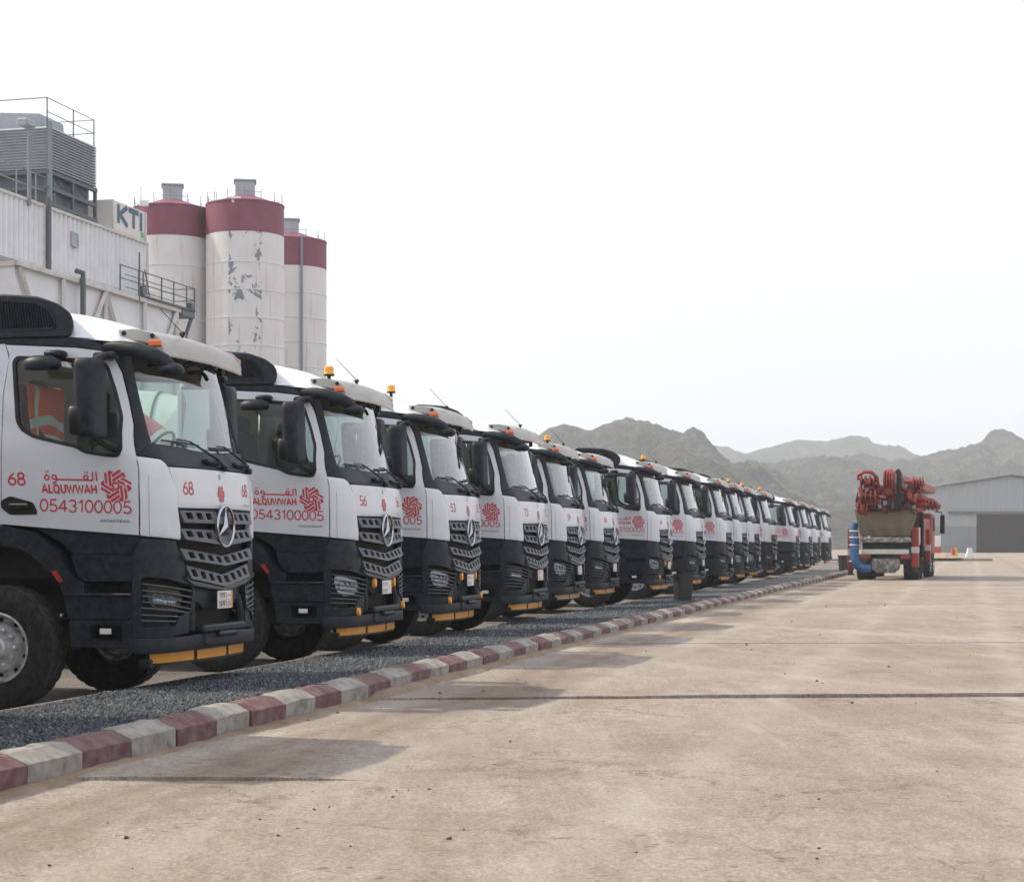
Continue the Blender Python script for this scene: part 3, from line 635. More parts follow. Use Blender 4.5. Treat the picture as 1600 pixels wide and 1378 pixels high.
# ------------------------------------------------------------------ batching plant behind the trucks
simple('silo_red', (0.20, 0.052, 0.088), 0.6, dirt=(0.27, 0.105, 0.14), dscale=0.9, damt=0.6)
simple('galvanised', (0.36, 0.40, 0.44), 0.45, 0.3, dirt=(0.26, 0.28, 0.3), dscale=1.5, damt=0.6)
simple('steel_dark', (0.085, 0.10, 0.115), 0.5, 0.2)
simple('steel_grey', (0.20, 0.23, 0.255), 0.5, 0.3)
simple('panel_white', (0.72, 0.735, 0.755), 0.5, dirt=(0.56, 0.54, 0.51), dscale=0.9, damt=0.5)
simple('frame_white', (0.60, 0.59, 0.57), 0.5, dirt=(0.42, 0.36, 0.3), dscale=2.0, damt=0.6)
simple('sign_cream', (0.66, 0.64, 0.60), 0.5)
simple('sign_blue', (0.03, 0.09, 0.16), 0.5); simple('sign_green', (0.08, 0.40, 0.18), 0.5); simple('cap_blue', (0.03, 0.35, 0.55), 0.5)
m, nt, b = nodes_of('silo_white'); b.inputs['Roughness'].default_value = .5
oc = N(nt, 'ShaderNodeTexCoord').outputs['Object']; sp = N(nt, 'ShaderNodeSeparateXYZ'); L(nt, oc, sp.inputs[0])
n1 = noise_node(nt, 0.9, 5, 0.6, oc)
mpk = N(nt, 'ShaderNodeMapping'); mpk.inputs['Scale'].default_value = (6, 6, .35); L(nt, oc, mpk.inputs[0]); n2 = noise_node(nt, 1.0, 5, .6, mpk.outputs[0])
a = mixc(nt, ramp(nt, n1.outputs[0], [(.35, (0, 0, 0)), (.7, (.6,) * 3)]).outputs[0], (0.72, 0.71, 0.70), (0.60, 0.58, 0.56))
a = mixc(nt, ramp(nt, n2.outputs[0], [(.56, (0, 0, 0)), (.70, (.6,) * 3)]).outputs[0], a, (0.42, 0.31, 0.22))
mpp = N(nt, 'ShaderNodeMapping'); mpp.inputs['Scale'].default_value = (1.1, 1.1, .8); mpp.inputs['Location'].default_value = (3.2, .4, 1.7); L(nt, oc, mpp.inputs[0]); n3 = noise_node(nt, 1.15, 8, .62, mpp.outputs[0], .8)
zone = math_n(nt, 'LESS_THAN', math_n(nt, 'ABSOLUTE', sp.outputs[0]), 0.75)
n3b = noise_node(nt, 7.0, 6, .7, oc); pl = ramp(nt, math_n(nt, 'ADD', n3.outputs[0], math_n(nt, 'MULTIPLY', math_n(nt, 'SUBTRACT', n3b.outputs[0], .5), .22)), [(.566, (0, 0, 0)), (.572, (1, 1, 1))]).outputs[0]
peel = math_n(nt, 'MULTIPLY', pl, N(nt, 'ShaderNodeObjectInfo').outputs['Alpha'])
a = mixc(nt, math_n(nt, 'MULTIPLY', peel, zone), a, (0.20, 0.23, 0.26)); L(nt, a, b.inputs['Base Color'])
bump(nt, b, pl, -.2, .01)
def silo(px, Y, label, box_px, lamp, peelv=0.0, pipe=False, topz=17.15):
    K = 1.17; topz = (1.5 + (topz - 1.5) * K) / K; Y *= K; X = (px - 800) / 2800 * Y; r_ = 1.8
    root = bpy.data.objects.new('cement_silo', None); COL.objects.link(root); root.location = (X, Y, 0); root.rotation_euler = (0, 0, -math.atan2(X, Y)); root.scale = (K, K, K)
    tag(root, label, 'silo', 'cement silos of the batching plant')
    g = G(); g.lathe([(.3, 3.2), (r_, 5.6), (r_, topz - 1.4)], 48); o = link('shell', g.mesh('shell', 'silo_white', 30), root); o.color = (1, 1, 1, peelv)
    for i in range(9):
        z = topz - 1.5 - 1.27 * (i + 1); g = G(); g.lathe([(r_ - .02, z - .03), (r_ + .022, z - .028), (r_ + .022, z + .028), (r_ - .02, z + .03)], 48); link('seam_ring', g.mesh('seam_ring', 'panel_white'), root)
    g = G(); g.lathe([(r_ + .004, topz - 1.4), (r_ + .004, topz), (r_ + .03, topz), (r_ + .03, topz + .06), (r_ - .1, topz + .07), (.5, topz + .5), (0, topz + .52)], 48); link('red_band', g.mesh('red_band', 'silo_red', 30), root)
    g = G(); bx = box_px; g.box((bx, .2, topz + .65), (.92, .92, 1.1), .03); g.box((bx, .2, topz + 1.22), (1.04, 1.04, .1), .03); link('dust_filter', g.mesh('dust_filter', 'galvanised'), root)
    for i in range(14):
        q = 2 * math.pi * i / 14 + .2; g = G(); x, y = (r_ - .05) * math.cos(q), (r_ - .05) * math.sin(q); hh = rnd.choice([.5, .6, .9, .55])
        g.tube([(x, y, topz), (x, y, topz + hh)], .016, 5); link('post', g.mesh('post', 'steel_grey'), root)
    for a0 in (20, 140, 255):
        g = G(); g.tube([((r_ - .05) * math.cos(R(a0 + k * 10)), (r_ - .05) * math.sin(R(a0 + k * 10)), topz + .42) for k in range(5)], .012, 4); link('rail', g.mesh('rail', 'steel_grey'), root)
    if lamp is not None:
        g = G(); g.box((lamp, -r_ * .93 if abs(lamp) < 1.5 else -.3, topz + .02), (.42, .12, .3), .03); link('floodlight', g.mesh('floodlight', 'panel_white'), root)
    if pipe:
        g = G(); g.tube([(.5, -r_ + .0, topz + .15), (.5, -r_ - .02, topz), (.5, -r_ - .02, 2)], .07, 6); link('fill_pipe', g.mesh('fill_pipe', 'steel_grey'), root)
    for q in (45, 135, 225, 315):
        g = G(); g.tube([(1.65 * math.cos(R(q)), 1.65 * math.sin(R(q)), 0), (1.65 * math.cos(R(q)), 1.65 * math.sin(R(q)), 6)], .14, 8); link('leg', g.mesh('leg', 'frame_white'), root)
silo(268, 84.5, 'white cement silo with red top, leftmost beside the lettered sign box', 0.05, -1.25, 0.0)
silo(383, 83.5, 'white cement silo with red top and peeling grey patches, in the middle', 0.0, -.4, 1.0)
silo(456, 93.5, 'white cement silo with red top and side pipe, rightmost', -.1, None, 0.0, True, topz=17.15)
# facade frame: along the row, s; up z; outwards n
KD = 39.5 * math.cos(TH)
def fs_(px, py, n=0.0):
    """s, z on the plane at distance KD - n of the row direction, for an image pixel position"""
    q = 1515 - px; Y = (KD - n) / math.cos(TH) * 2800 / q; X = (px - 800) / 2800 * Y
    return X * ROW.x + Y * ROW.y, 1.5 + (849 - py) / 2800 * Y
FM = Matrix(((ROW.x, OUT.x, 0, -KD * OUT.x), (ROW.y, OUT.y, 0, -KD * OUT.y), (0, 0, 1, 0), (0, 0, 0, 1)))   # (s, n, z) -> world
def froot(name, label, cat, s, n=0.0, group=None):
    o = bpy.data.objects.new(name, None); COL.objects.link(o); o.matrix_world = FM @ Matrix.Translation((s, n, 0)); tag(o, label, cat, group); return o
def fl_(g, name, mat, root, s, n=0.0, sm=30):
    o = link(name, None if False else g.mesh(name, mat, sm), root); o.location = (-s, -n, 0); return o
# upper white containers
sA, zA = fs_(231, 379); sB, zB = fs_(70, 320); zt = (zA + zB) / 2; zb = zt - 2.75
def container(s0, s1, label):
    r0 = froot('container', label, 'container', s0, 0, 'white containers of the batching plant')
    g = G(); n = int((s1 - s0 - .3) / .40); vv = []
    for i in range(n * 4 + 1):
        s = s0 + .15 + (s1 - s0 - .3) * i / (n * 4); d = -.10 if i % 4 in (1, 2) else 0; vv += [(s, d, zb + .12), (s, d, zt - .1)]
    g.add(vv, [(2 * i, 2 * i + 2, 2 * i + 3, 2 * i + 1) for i in range(n * 4)])
    g.box(((s0 + s1) / 2, -1.25, (zt + zb) / 2), (s1 - s0 - .1, 2.3, 2.6)); fl_(g, 'corrugated_side', 'panel_white', r0, s0, 0, 0)
    g = G()
    for s in (s0 + .08, s1 - .08): g.box((s, .0, (zt + zb) / 2), (.16, .12, 2.75), .01)
    for z in (zt - .06, zb + .07): g.box(((s0 + s1) / 2, .0, z), (s1 - s0 - .02, .11, .13), .01)
    fl_(g, 'frame', 'frame_white', r0, s0); return r0
c1_ = container(sB + .16, sA, 'long white corrugated container with a small blue hatch, under the sign box')
container(sB - 12.2, sB - .02, 'white corrugated container at the left edge under the cooling tower')
s_h, z_h = fs_(115, 375); g = G(); g.box((s_h, .03, z_h), (.62, .05, .62), .02); g2 = G()
for dx, dz, w, h in ((0, .28, .62, .06), (0, -.28, .62, .06), (-.28, 0, .06, .62), (.28, 0, .06, .62)): g.box((s_h + dx, .06, z_h + dz), (w, .04, h))
ho = link('hatch', g.mesh('hatch', 'galvanised', 0), c1_); ho.location = (-(sB + .16), 0, 0)
s_p, _ = fs_(71, 320); g = G(); g.tube([(s_p, .14, zt + .3), (s_p, .14, zb - .5)], .1, 8); g.tube([(s_p + .22, .12, zt), (s_p + .22, .12, zb)], .04, 6)
o = froot('downpipe', 'dark vertical pipe between the two white containers', 'pipe', s_p); fl_(g, 'pipe', 'steel_dark', o, s_p)
# lower white panelled structure with lattice, standing further out
NF = 1.6
sL, zL = fs_(28, 407, NF); sR, zR = fs_(281, 484, NF); zc = (zL + zR) / 2
ps = froot('plant_base', 'white panelled base structure with lattice frame below the containers', 'building', sL, NF)
g = G(); g.box(((sL + sR) / 2, NF - 1.5, zc - 5), (sR - sL, 2.7, 9.9)); fl_(g, 'wall_panel', 'panel_white', ps, sL, NF, 0)
def beam(g, a, b, w=.16): 
    g.tube([a, b], w / 1.41, 4)
g = G(); g.box(((sL + sR) / 2, NF, zc - .09), (sR - sL + .2, .2, .2), .01); g.box((sL, NF - 1.5, zc - .09), (.2, 3.0, .2), .01); fl_(g, 'top_chord', 'frame_white', ps, sL, NF)
for px_, kind in ((28, '\\'), (99, '|'), (165, '/|\\'), (226, '|'), (276, '/|')):
    s, _ = fs_(px_, 440, NF); s = min(max(s, sL + .1), sR - .1)
    for k in kind:
        g = G(); ds = {'|': 0, '/': -2.2, '\\': 2.2}[k]; beam(g, (s, NF + .0, zc - .2), (s + ds, NF, zc - .2 - (3.2 if k != '|' else 9)), .17); fl_(g, 'strut', 'frame_white', ps, sL, NF)
sd, zd = fs_(129, 434, NF + .2); g = G(); g.tube([(sd - .3, NF + .05, zd + .25), (sd, NF + .22, zd + .2), (sd, NF + .22, zd - .1), (sd, NF + .22, 0)], .12, 8)
o = froot('downpipe', 'dark bent pipe running down the white base structure', 'pipe', sd, NF + .2); fl_(g, 'pipe', 'steel_dark', o, sd, NF + .2)
# platform with railing at the right end
s0p, z0p = fs_(183, 462, NF); s1p, z1p = fs_(309, 490, NF + .3); zp = zc + .0; s1p = fs_(309, 470, NF + .3)[0]; s0p = fs_(183, 440, NF)[0]; s2p = fs_(226, 464, NF)[0]
pf = froot('platform', 'steel platform with railing in front of the silos', 'platform', s0p, NF)
g = G(); g.box(((s2p + s1p) / 2, NF - .4, zp + .06), (s1p - s2p, 1.2, .1), .01); g.box(((sR + s1p) / 2, NF - .4, zp - .15), (s1p - sR, 1.1, .3), .01); fl_(g, 'deck', 'steel_dark', pf, s0p, NF)
hr = 1.15
for px_ in (183, 212, 219, 248, 267, 287, 303, 308):
    s = fs_(px_, 450, NF)[0]; s = min(s, s1p - .05); g = G(); g.tube([(s, NF + .15, zp), (s, NF + .15, zp + hr)], .035, 5); fl_(g, 'post', 'steel_dark', pf, s0p, NF)
for z in (hr, hr * .5):
    g = G(); g.tube([(s0p, NF + .15, zp + z), (s1p, NF + .15, zp + z)], .028, 5); g.tube([(s1p, NF + .15, zp + z), (s1p, NF - .9, zp + z)], .028, 5); g.tube([(s2p, NF - .95, zp + z), (s1p, NF - .95, zp + z)], .022, 5); fl_(g, 'rail', 'steel_dark', pf, s0p, NF)
g = G(); g.tube([(sR + 1.3, NF, zp - .3), (sR + .2, NF - .2, zp - 2.4)], .1, 6); fl_(g, 'brace', 'steel_dark', pf, s0p, NF)
sw = fs_(220, 455, NF)[0]; g = G(); g.lathe([(0, -.1), (.25, -.1), (.25, .1), (0, .1)], 14, Matrix.Translation((sw, NF + .1, zp + .3)) @ Matrix.Rotation(R(90), 4, 'X')); g.tube([(sw - .35, NF + .1, zp - .2), (sw - .35, NF + .1, zp + 2.0)], .04, 5); g.tube([(sw + .2, NF + .1, zp + 1.3), (sw + .7, NF + .1, zp + .1)], .03, 5); g.box((s1p - .4, NF + .1, zp + .25), (.4, .3, .35), .03); fl_(g, 'winch', 'steel_dark', pf, s0p, NF)
# sign box with lettering
sK0, zK0 = fs_(175, 311); sK1, zK1 = fs_(228, 333); zkt = (zK0 + zK1) / 2; zkb = zt + .02
sg = froot('sign_box', 'cream sign box with large dark blue letters and a green dot', 'sign', sK0)
g = G(); g.box(((sK0 + sK1) / 2, -1.2, (zkt + zkb) / 2), (sK1 - sK0, 2.4, zkt - zkb), .02); fl_(g, 'box', 'sign_cream', sg, sK0, 0)
g = G()
for s in (sK0 + .07, sK1 - .07): g.box((s, .02, (zkt + zkb) / 2), (.14, .06, zkt - zkb - .01))
fl_(g, 'frame', 'frame_white', sg, sK0)
km = lambda a, b_, d: (a, .012 - d, b_)
g = G(); wdt = sK1 - sK0; write(g, 'KTI', sK0 + wdt * .13, sK0 + wdt * .93, zkb + .38, zkt - .12, .24, km, d=-.006); fl_(g, 'lettering', 'sign_blue', sg, sK0, 0, 0)
g = G(); sdot = sK0 + wdt * .885; g.box((sdot, .02, zkb + .22), (.24, .02, .24)); fl_(g, 'dot', 'sign_green', sg, sK0, 0, 0)
g = G(); g.box((sK0 - .25, -2.0, zkt + .25), (1.3, 1.3, 2.1), .03)
o = froot('duct_box', 'small grey duct box behind the sign box', 'duct', sK0 - .25); fl_(g, 'duct', 'galvanised', o, sK0 - .25)
# cooling tower on a steel stand
s0c, ztc0 = fs_(77, 197); s1c, ztc1 = fs_(150, 230); ztc = (ztc0 + ztc1) / 2; zbc = (fs_(79, 266)[1] + fs_(150, 293)[1]) / 2
ct = froot('cooling_tower', 'grey louvred cooling tower on a steel stand above the containers', 'cooling tower', s0c)
g = G(); dp_ = 6.5; g.box(((s0c + s1c) / 2, -dp_ / 2, (ztc + zbc) / 2), (s1c - s0c - .1, dp_ - .1, ztc - zbc), .02); fl_(g, 'casing', 'galvanised', ct, s0c, 0, 0)
nl = 15; hgt = (ztc - zbc)
for i in range(nl):
    z = zbc + hgt * (i + .5) / nl; h = hgt / nl
    for which in (0, 1):
        g = G()
        if which == 0:
            vv = [(s0c + .1, .0, z + h * .48), (s1c - .06, .0, z + h * .48), (s1c - .06, .075, z - h * .30), (s0c + .1, .075, z - h * .30), (s1c - .06, .0, z - h * .42), (s0c + .1, .0, z - h * .42)]
            g.add(vv, [(0, 1, 2, 3), (3, 2, 4, 5)])
        else:
            vv = [(s0c + .05, -.1, z + h * .48), (s0c + .05, -dp_, z + h * .48), (s0c - .03, -dp_, z - h * .30), (s0c - .03, -.1, z - h * .30), (s0c + .05, -dp_, z - h * .42), (s0c + .05, -.1, z - h * .42)]
            g.add(vv, [(0, 1, 2, 3), (3, 2, 4, 5)])
        fl_(g, 'louvre', 'galvanised', ct, s0c, 0, 0)
g = G(); g.box((s0c, .03, (ztc + zbc) / 2 - .6), (.16, .16, hgt + 1.6), .01); fl_(g, 'corner_post', 'steel_grey', ct, s0c)
g = G(); g.prism([(-.55, ztc), (-.6, ztc + .62), (-4.9, ztc + .95), (-5.3, ztc)], s0c + .25, s0c + (s1c - s0c) * .55, Matrix(((0, 0, 1, 0), (1, 0, 0, 0), (0, 1, 0, 0), (0, 0, 0, 1)))); fl_(g, 'fan_hood', 'galvanised', ct, s0c, 0, 0)
g = G(); 
for s in (s0c, (s0c + s1c) / 2, s1c):
    for n in (-.05, -dp_ + .1): g.box((s, n, (zbc + zt) / 2), (.14, .14, zbc - zt), .01)
for z in (zbc - .12, zt + .12, (zbc + zt) / 2): g.box(((s0c + s1c) / 2, -.05, z), (s1c - s0c + .2, .16, .16), .01); g.box((s0c, -dp_ / 2, z), (.16, dp_, .16), .01)
for s in (s0c + .1, (s0c + s1c) / 2 + .1): g.tube([(s, -.05, zbc - .2), (s + 1.1, -.05, zt + 1.0)], .05, 4)
g.box(((s0c + s1c) / 2, -dp_ / 2, (zbc + zt) / 2 + .1), (s1c - s0c - .5, dp_ - .5, 1.3), .03); fl_(g, 'stand', 'steel_dark', ct, s0c)
g = G(); zr = ztc
for s, n in ((s0c, -.1), ((s0c + s1c) / 2 + .2, -.1), (s1c, -.1), (s1c, -dp_ / 2), (s0c, -dp_)): g.tube([(s, n, zr - .1), (s, n, zr + 1.22)], .03, 5)
for z in (1.22, .62):
    g.tube([(s0c, -.1, zr + z), (s1c, -.1, zr + z), (s1c, -dp_, zr + z)], .02, 5)
g.tube([(s0c, -.1, zr + 1.22), (s0c, -dp_, zr + 1.22)], .025, 5); fl_(g, 'railing', 'steel_dark', ct, s0c)
# railing and lamp on the near container roof
rl = froot('roof_railing', 'thin steel railing along the roof edge of the left container', 'railing', sB - 6)
g = G()
for i in range(6): g.tube([(sB - 7 + i * 1.6, -.08, zt), (sB - 7 + i * 1.6, -.08, zt + 1.2)], .035, 5)
for z in (1.2, .6): g.tube([(sB - 7, -.08, zt + z), (sB + 1, -.08, zt + z)], .028, 5)
fl_(g, 'rail', 'steel_grey', rl, sB - 6)
sl = fs_(43, 300)[0]; lp = froot('lamp_post', 'thin pole with white floodlight on the left container roof', 'lamp post', sl)
g = G(); g.tube([(sl, .08, zt - .3), (sl, .08, zt + 2.6)], .09, 8); fl_(g, 'pole', 'steel_grey', lp, sl)
g = G(); g.box((sl - .55, .25, zt + 3.0), (.75, .5, .3), .05); g.tube([(sl, .08, zt + 2.55), (sl - .3, .2, zt + 2.8)], .05, 5); fl_(g, 'floodlight', 'galvanised', lp, sl)

# ------------------------------------------------------------------ small things in the distance
simple('bin_black', (0.014, 0.016, 0.018), 0.5, dirt=(0.06, 0.055, 0.05), damt=.4)
def bin_(px, py, wpx, label):
    D = 1.5 - .19; Y = 2800 * D / (py - 849); X = (px - 800) / 2800 * Y; w = wpx / 2800 * Y / 2; h = w * 2.75
    root = bpy.data.objects.new('waste_bin', None); COL.objects.link(root); root.location = (X, Y, .19); root.rotation_euler = (0, 0, .3); tag(root, label, 'bin', 'black waste bins on the gravel')
    pr = rounded([(-w * .9, -w * .9), (w * .9, -w * .9), (w * .9, w * .9), (-w * .9, w * .9)], w * .3, 3); n = len(pr); vv = []
    for z, k in ((0, .82), (h * .94, 1.0), (h * .94, 1.08), (h, 1.08), (h, 1.0), (h * .1, .80)): vv += [(x * k, y * k, z) for x, y in pr]
    g = G(); g.add(vv, [(i * n + j, i * n + (j + 1) % n, (i + 1) * n + (j + 1) % n, (i + 1) * n + j) for i in range(5) for j in range(n)] + [tuple(range(n)), tuple(5 * n + j for j in range(n))]); link('tub', g.mesh('tub', 'bin_black', 40), root)
    g = G()
    for s in (-1, 1): g.box((s * w * 1.02, 0, h * .86), (w * .12, w * .7, h * .06), .01)
    link('handle', g.mesh('handle', 'bin_black'), root)
bin_(1067, 940, 30, 'black plastic waste bin on the gravel in front of truck 64')
bin_(1320, 893.5, 19, 'small black plastic bin by the kerb end beside the pump truck')
simple('barrier_white', (0.7, 0.69, 0.66), 0.5); simple('barrier_red', (0.5, 0.05, 0.04), 0.5); simple('barrier_yellow', (0.7, 0.45, 0.04), 0.5)
def at(px, Y, z=0): return Vector(((px - 800) / 2800 * Y, Y, z))
g = G(); p = at(1497, 140); g.box((0, 0, .09), (4.8, 2.4, .3), .06); o = link('traffic_island', g.mesh('traffic_island', 'kerb_white'), None, loc=(p.x, p.y, .13)); tag(o, 'low concrete traffic island beyond the pump truck', kind='structure')
o = bpy.data.objects.new('notice_board', None); COL.objects.link(o); o.location = at(1462, 142, .13); tag(o, 'white notice board with red base beside the pump truck', 'board')
g = G(); g.box((0, 0, 1.55), (.8, .08, .85), .02); link('board', g.mesh('board', 'barrier_white'), o)
g = G(); g.box((0, 0, .85), (.85, .3, .35), .03); link('base', g.mesh('base', 'barrier_red'), o)
g = G(); [g.tube([(s * .3, 0, 0), (s * .3, 0, 1.2)], .04, 6) for s in (-1, 1)]; link('leg', g.mesh('leg', 'steel_grey'), o)
for px, mat, lb, wd in ((1488.5, 'barrier_red', 'small red barrier post on the traffic island', .28), (1493, 'barrier_yellow', 'small yellow barrier post on the traffic island', .25), (1515, 'barrier_white', 'white plastic barrier block on the traffic island', .62)):
    g = G(); h = .78; g.prism([(-wd / 2, 0), (wd / 2, 0), (wd / 2 * .9, h * .3), (wd * .3, h * .5), (wd * .25, h), (-wd * .25, h), (-wd * .3, h * .5), (-wd / 2 * .9, h * .3)], -.2, .2, XZ)
    pp = at(px, 141, .37); tag(link('barrier', g.mesh('barrier', mat), None, loc=pp), lb, 'barrier')
g = G()
def pile(u, v):
    q = u * 2 * math.pi; r_ = v * (1.1 + .2 * noise.noise((math.cos(q) * 2, math.sin(q) * 2, 1))); return (r_ * math.cos(q) * 1.3, r_ * math.sin(q), .45 * (1 - v) ** 1.2 + .05 * noise.noise((math.cos(q) * v * 5, math.sin(q) * v * 5, 7)))
g.grid(pile, 24, 8, closed_u=True); tag(link('sand_heap', g.mesh('sand_heap', 'sand_pile', 60), None, loc=at(1476, 139, .37)), 'small heap of sand on the traffic island', 'sand heap')
# ------------------------------------------------------------------ the mixer truck (local: x forward, y left, z up)
PRZ = [0, 1.9, 2.19, 2.42, 3.2, 3.5]; PRX = [0, 0, -.035, -.15, -.355, -.62]
def prof(z): return float(np.interp(z, PRZ, PRX))
def fx(y):
    a = abs(y); dr = 0.0
    if a > .85: dr = .26 * (1 - max(0.0, 1 - min(1, (a - .85) / .35) ** 2.2) ** (1 / 2.2))
    return .125 - .09 * a * a - dr
_ys = np.concatenate([np.linspace(0, .85, 60), .85 + .35 * np.sin(np.linspace(0, math.pi / 2, 80))[1:]])
_xs = np.array([fx(y) for y in _ys]); _ws = np.concatenate([[0], np.cumsum(np.hypot(np.diff(_ys), np.diff(_xs)))]); WM = float(_ws[-1]); FX12 = float(_xs[-1])
def U(w, z, d=0.0):
    """cab skin: w runs round the cab from the middle of the front (right side negative), d inwards"""
    a = abs(w); s = -1 if w < 0 else 1
    sc = (1.2 - max(0, z - 2.35) * .07) / 1.2
    if a <= WM:
        y = float(np.interp(a, _ws, _ys)); x = fx(y) + prof(z)
        e = .01; y2 = float(np.interp(min(a + e, WM), _ws, _ys)); x2 = float(np.interp(min(a + e, WM), _ws, _xs))
        y1 = float(np.interp(max(a - e, 0), _ws, _ys)); x1 = float(np.interp(max(a - e, 0), _ws, _xs))
        tx, ty = x2 - x1, y2 - y1; l_ = math.hypot(tx, ty) or 1; nx_, ny_ = ty / l_, -tx / l_
    else: y = 1.2; x = FX12 + prof(z) - (a - WM); nx_, ny_ = 0.0, 1.0
    return (x - nx_ * d, s * (y * sc - ny_ * d), z)
def sx(x, z): return (-(WM + max(0, FX12 + prof(z) - x)), z)        # right side point from x
def Wy(y): return math.copysign(float(np.interp(abs(y), _ys, _ws)), y)  # front point from y
def side(x, z, d=0.0): return (x, -1.2 + d, z)
def mir(poly): return [(-a, b) for a, b in poly[::-1]]

TP = []      # truck parts: (key, name, parent key, mesh, options)
def part(name, me, parent=None, key=None, **opt):
    TP.append((key or name, name, parent, me, opt)); return key or name
MIRY = (1, -1, 1)

# --- door with window
door_out = [sx(-1.49, 3.298), (-1.499, 3.252), (-1.285, 3.218), (-1.188, 3.157), (-1.147, 3.022), (-1.138, 2.78), (-1.142, 2.553), (-1.208, 2.287),
            (-1.226, 2.232), (-1.258, 1.93), (-1.258, 1.574), (-1.948, 1.624), (-2.613, 1.676), sx(-1.49, 1.9), sx(-1.49, 2.19), sx(-1.49, 2.42), sx(-1.49, 2.85)]
win = rounded([(-2.176, 3.138), (-2.13, 3.185), (-1.313, 3.132), (-1.262, 3.085), (-1.235, 2.86), (-1.228, 2.633), (-1.305, 2.35), (-1.379, 2.272), (-1.505, 2.281), (-1.686, 2.313), (-1.745, 2.362), (-2.126, 2.456), (-2.23, 2.519), (-2.261, 2.603), (-2.23, 2.8)], .03, 2)
g = G(); panel(g, door_out, [grow(win, .012)], U, .04, .1)
part('door', g.mesh('door', 'white_paint', bev=.004), side='R')
g = G(); panel(g, grow(win, .0115), [grow(win, -.022)], U, .03, .12, d0=-.004)
part('window_seal', g.mesh('window_seal', 'black_plastic'), 'door')
g = G(); panel(g, grow(win, -.018), [], U, .006, .12, d0=.012)
part('window', g.mesh('window', 'side_glass'), 'door')
g = G(); hp = rounded([(-2.61, 1.884), (-2.513, 1.928), (-2.281, 1.867), (-2.235, 1.761), (-2.517, 1.758), (-2.606, 1.823)], .03, 3)
panel(g, hp, [], U, .02, .15, d0=-.006); g.box((-1.31, -1.222, 1.835), (.2, .03, .05), .012)
part('door_handle', g.mesh('door_handle', 'black_plastic'), 'door')
# lettering on the door
g = G()
def ar(p): return (-2.159 + (p[0] - 155) / 800 * .530, 2.153 - (p[1] - 95) / 185 * .118)
for kind, pts in [ell(205, 192, 33, 30), ell(315, 187, 33, 28), ell(785, 197, 32, 28)]: ribbon(g, [ar(p) for p in pts], .0145, U, True, -.002)
for i, pts in enumerate([[(349, 190), (347, 235), (322, 262), (282, 272)], [(352, 219), (560, 226), (752, 233), (868, 241), (886, 226), (892, 122)], [(942, 120), (942, 250)],
      [(196, 160), (205, 140)], [(183, 106), (199, 106)], [(220, 107), (240, 107)], [(768, 128), (786, 128)], [(806, 130), (826, 130)]]):
    ribbon(g, [ar(p) for p in pts], .0145, U, False, -.0028 - .0003 * i)
part('arabic_name', g.mesh('arabic_name', 'letter_red', 0), 'door', side='R')
g = G(); write(g, 'ALQUWWAH', -2.19, -1.64, 1.953, 2.033, .0165, U, -.02)
part('company_name', g.mesh('company_name', 'letter_red', 0), 'door', side='R')
g = G(); write(g, '0543100005', -2.222, -1.314, 1.787, 1.903, .0145, U, -.030)
part('phone_number', g.mesh('phone_number', 'letter_red', 0), 'door', side='R')
g = G(); emblem(g, -1.458, 2.011, .152, U)
part('emblem', g.mesh('emblem', 'letter_red', 0), 'door', key='door_emblem', side='R')
g = G()
for i in range(9):
    ribbon(g, [(-1.62 + i * .032, 1.7 + .004 * (i % 3) - i * .001), (-1.60 + i * .032, 1.712 + .004 * ((i + 1) % 2) - i * .001)], .007, U, False, -.004 - .0003 * i)
ribbon(g, [(-1.63, 1.697), (-1.33, 1.688)], .004, U, False, -.0035)
part('model_badge', g.mesh('model_badge', 'letter_grey', 0), 'door', side='R')
NUM_SIDE = {}; NUM_F = {}
def number_meshes(n):
    if n in NUM_SIDE: return
    g = G(); write(g, n, -2.521, -2.335, 2.025, 2.14, .017, U); NUM_SIDE[n] = g.mesh('door_number', 'letter_red', 0)
    g = G(); write(g, n, Wy(-.735), Wy(-.545), 1.945, 2.065, .017, U); NUM_F[n + 'R'] = g.mesh('front_number', 'letter_red', 0)
    g = G(); write(g, n, Wy(.565), Wy(.755), 1.955, 2.075, .017, U); NUM_F[n + 'L'] = g.mesh('front_number', 'letter_red', 0)

# --- black roof rail and windscreen pillar
rail = [sx(-2.02, 3.36), sx(-1.49, 3.372), (-1.465, 3.35), (-1.045, 3.319), (-.99, 3.25), (-1.026, 3.098), (-1.023, 2.793), (-1.010, 2.46), (-1.0, 2.404), (-1.032, 2.383), (-1.19, 2.290),
        (-1.199, 2.292), (-1.131, 2.561), (-1.128, 2.788), (-1.137, 3.03), (-1.181, 3.165), (-1.28, 3.226), (-1.493, 3.26), sx(-1.49, 3.307), sx(-2.02, 3.315)]
g = G(); panel(g, rail, [], U, .07, .09, d0=-.006)
part('roof_rail', g.mesh('roof_rail', 'dark_plastic', bev=.006), side='R')
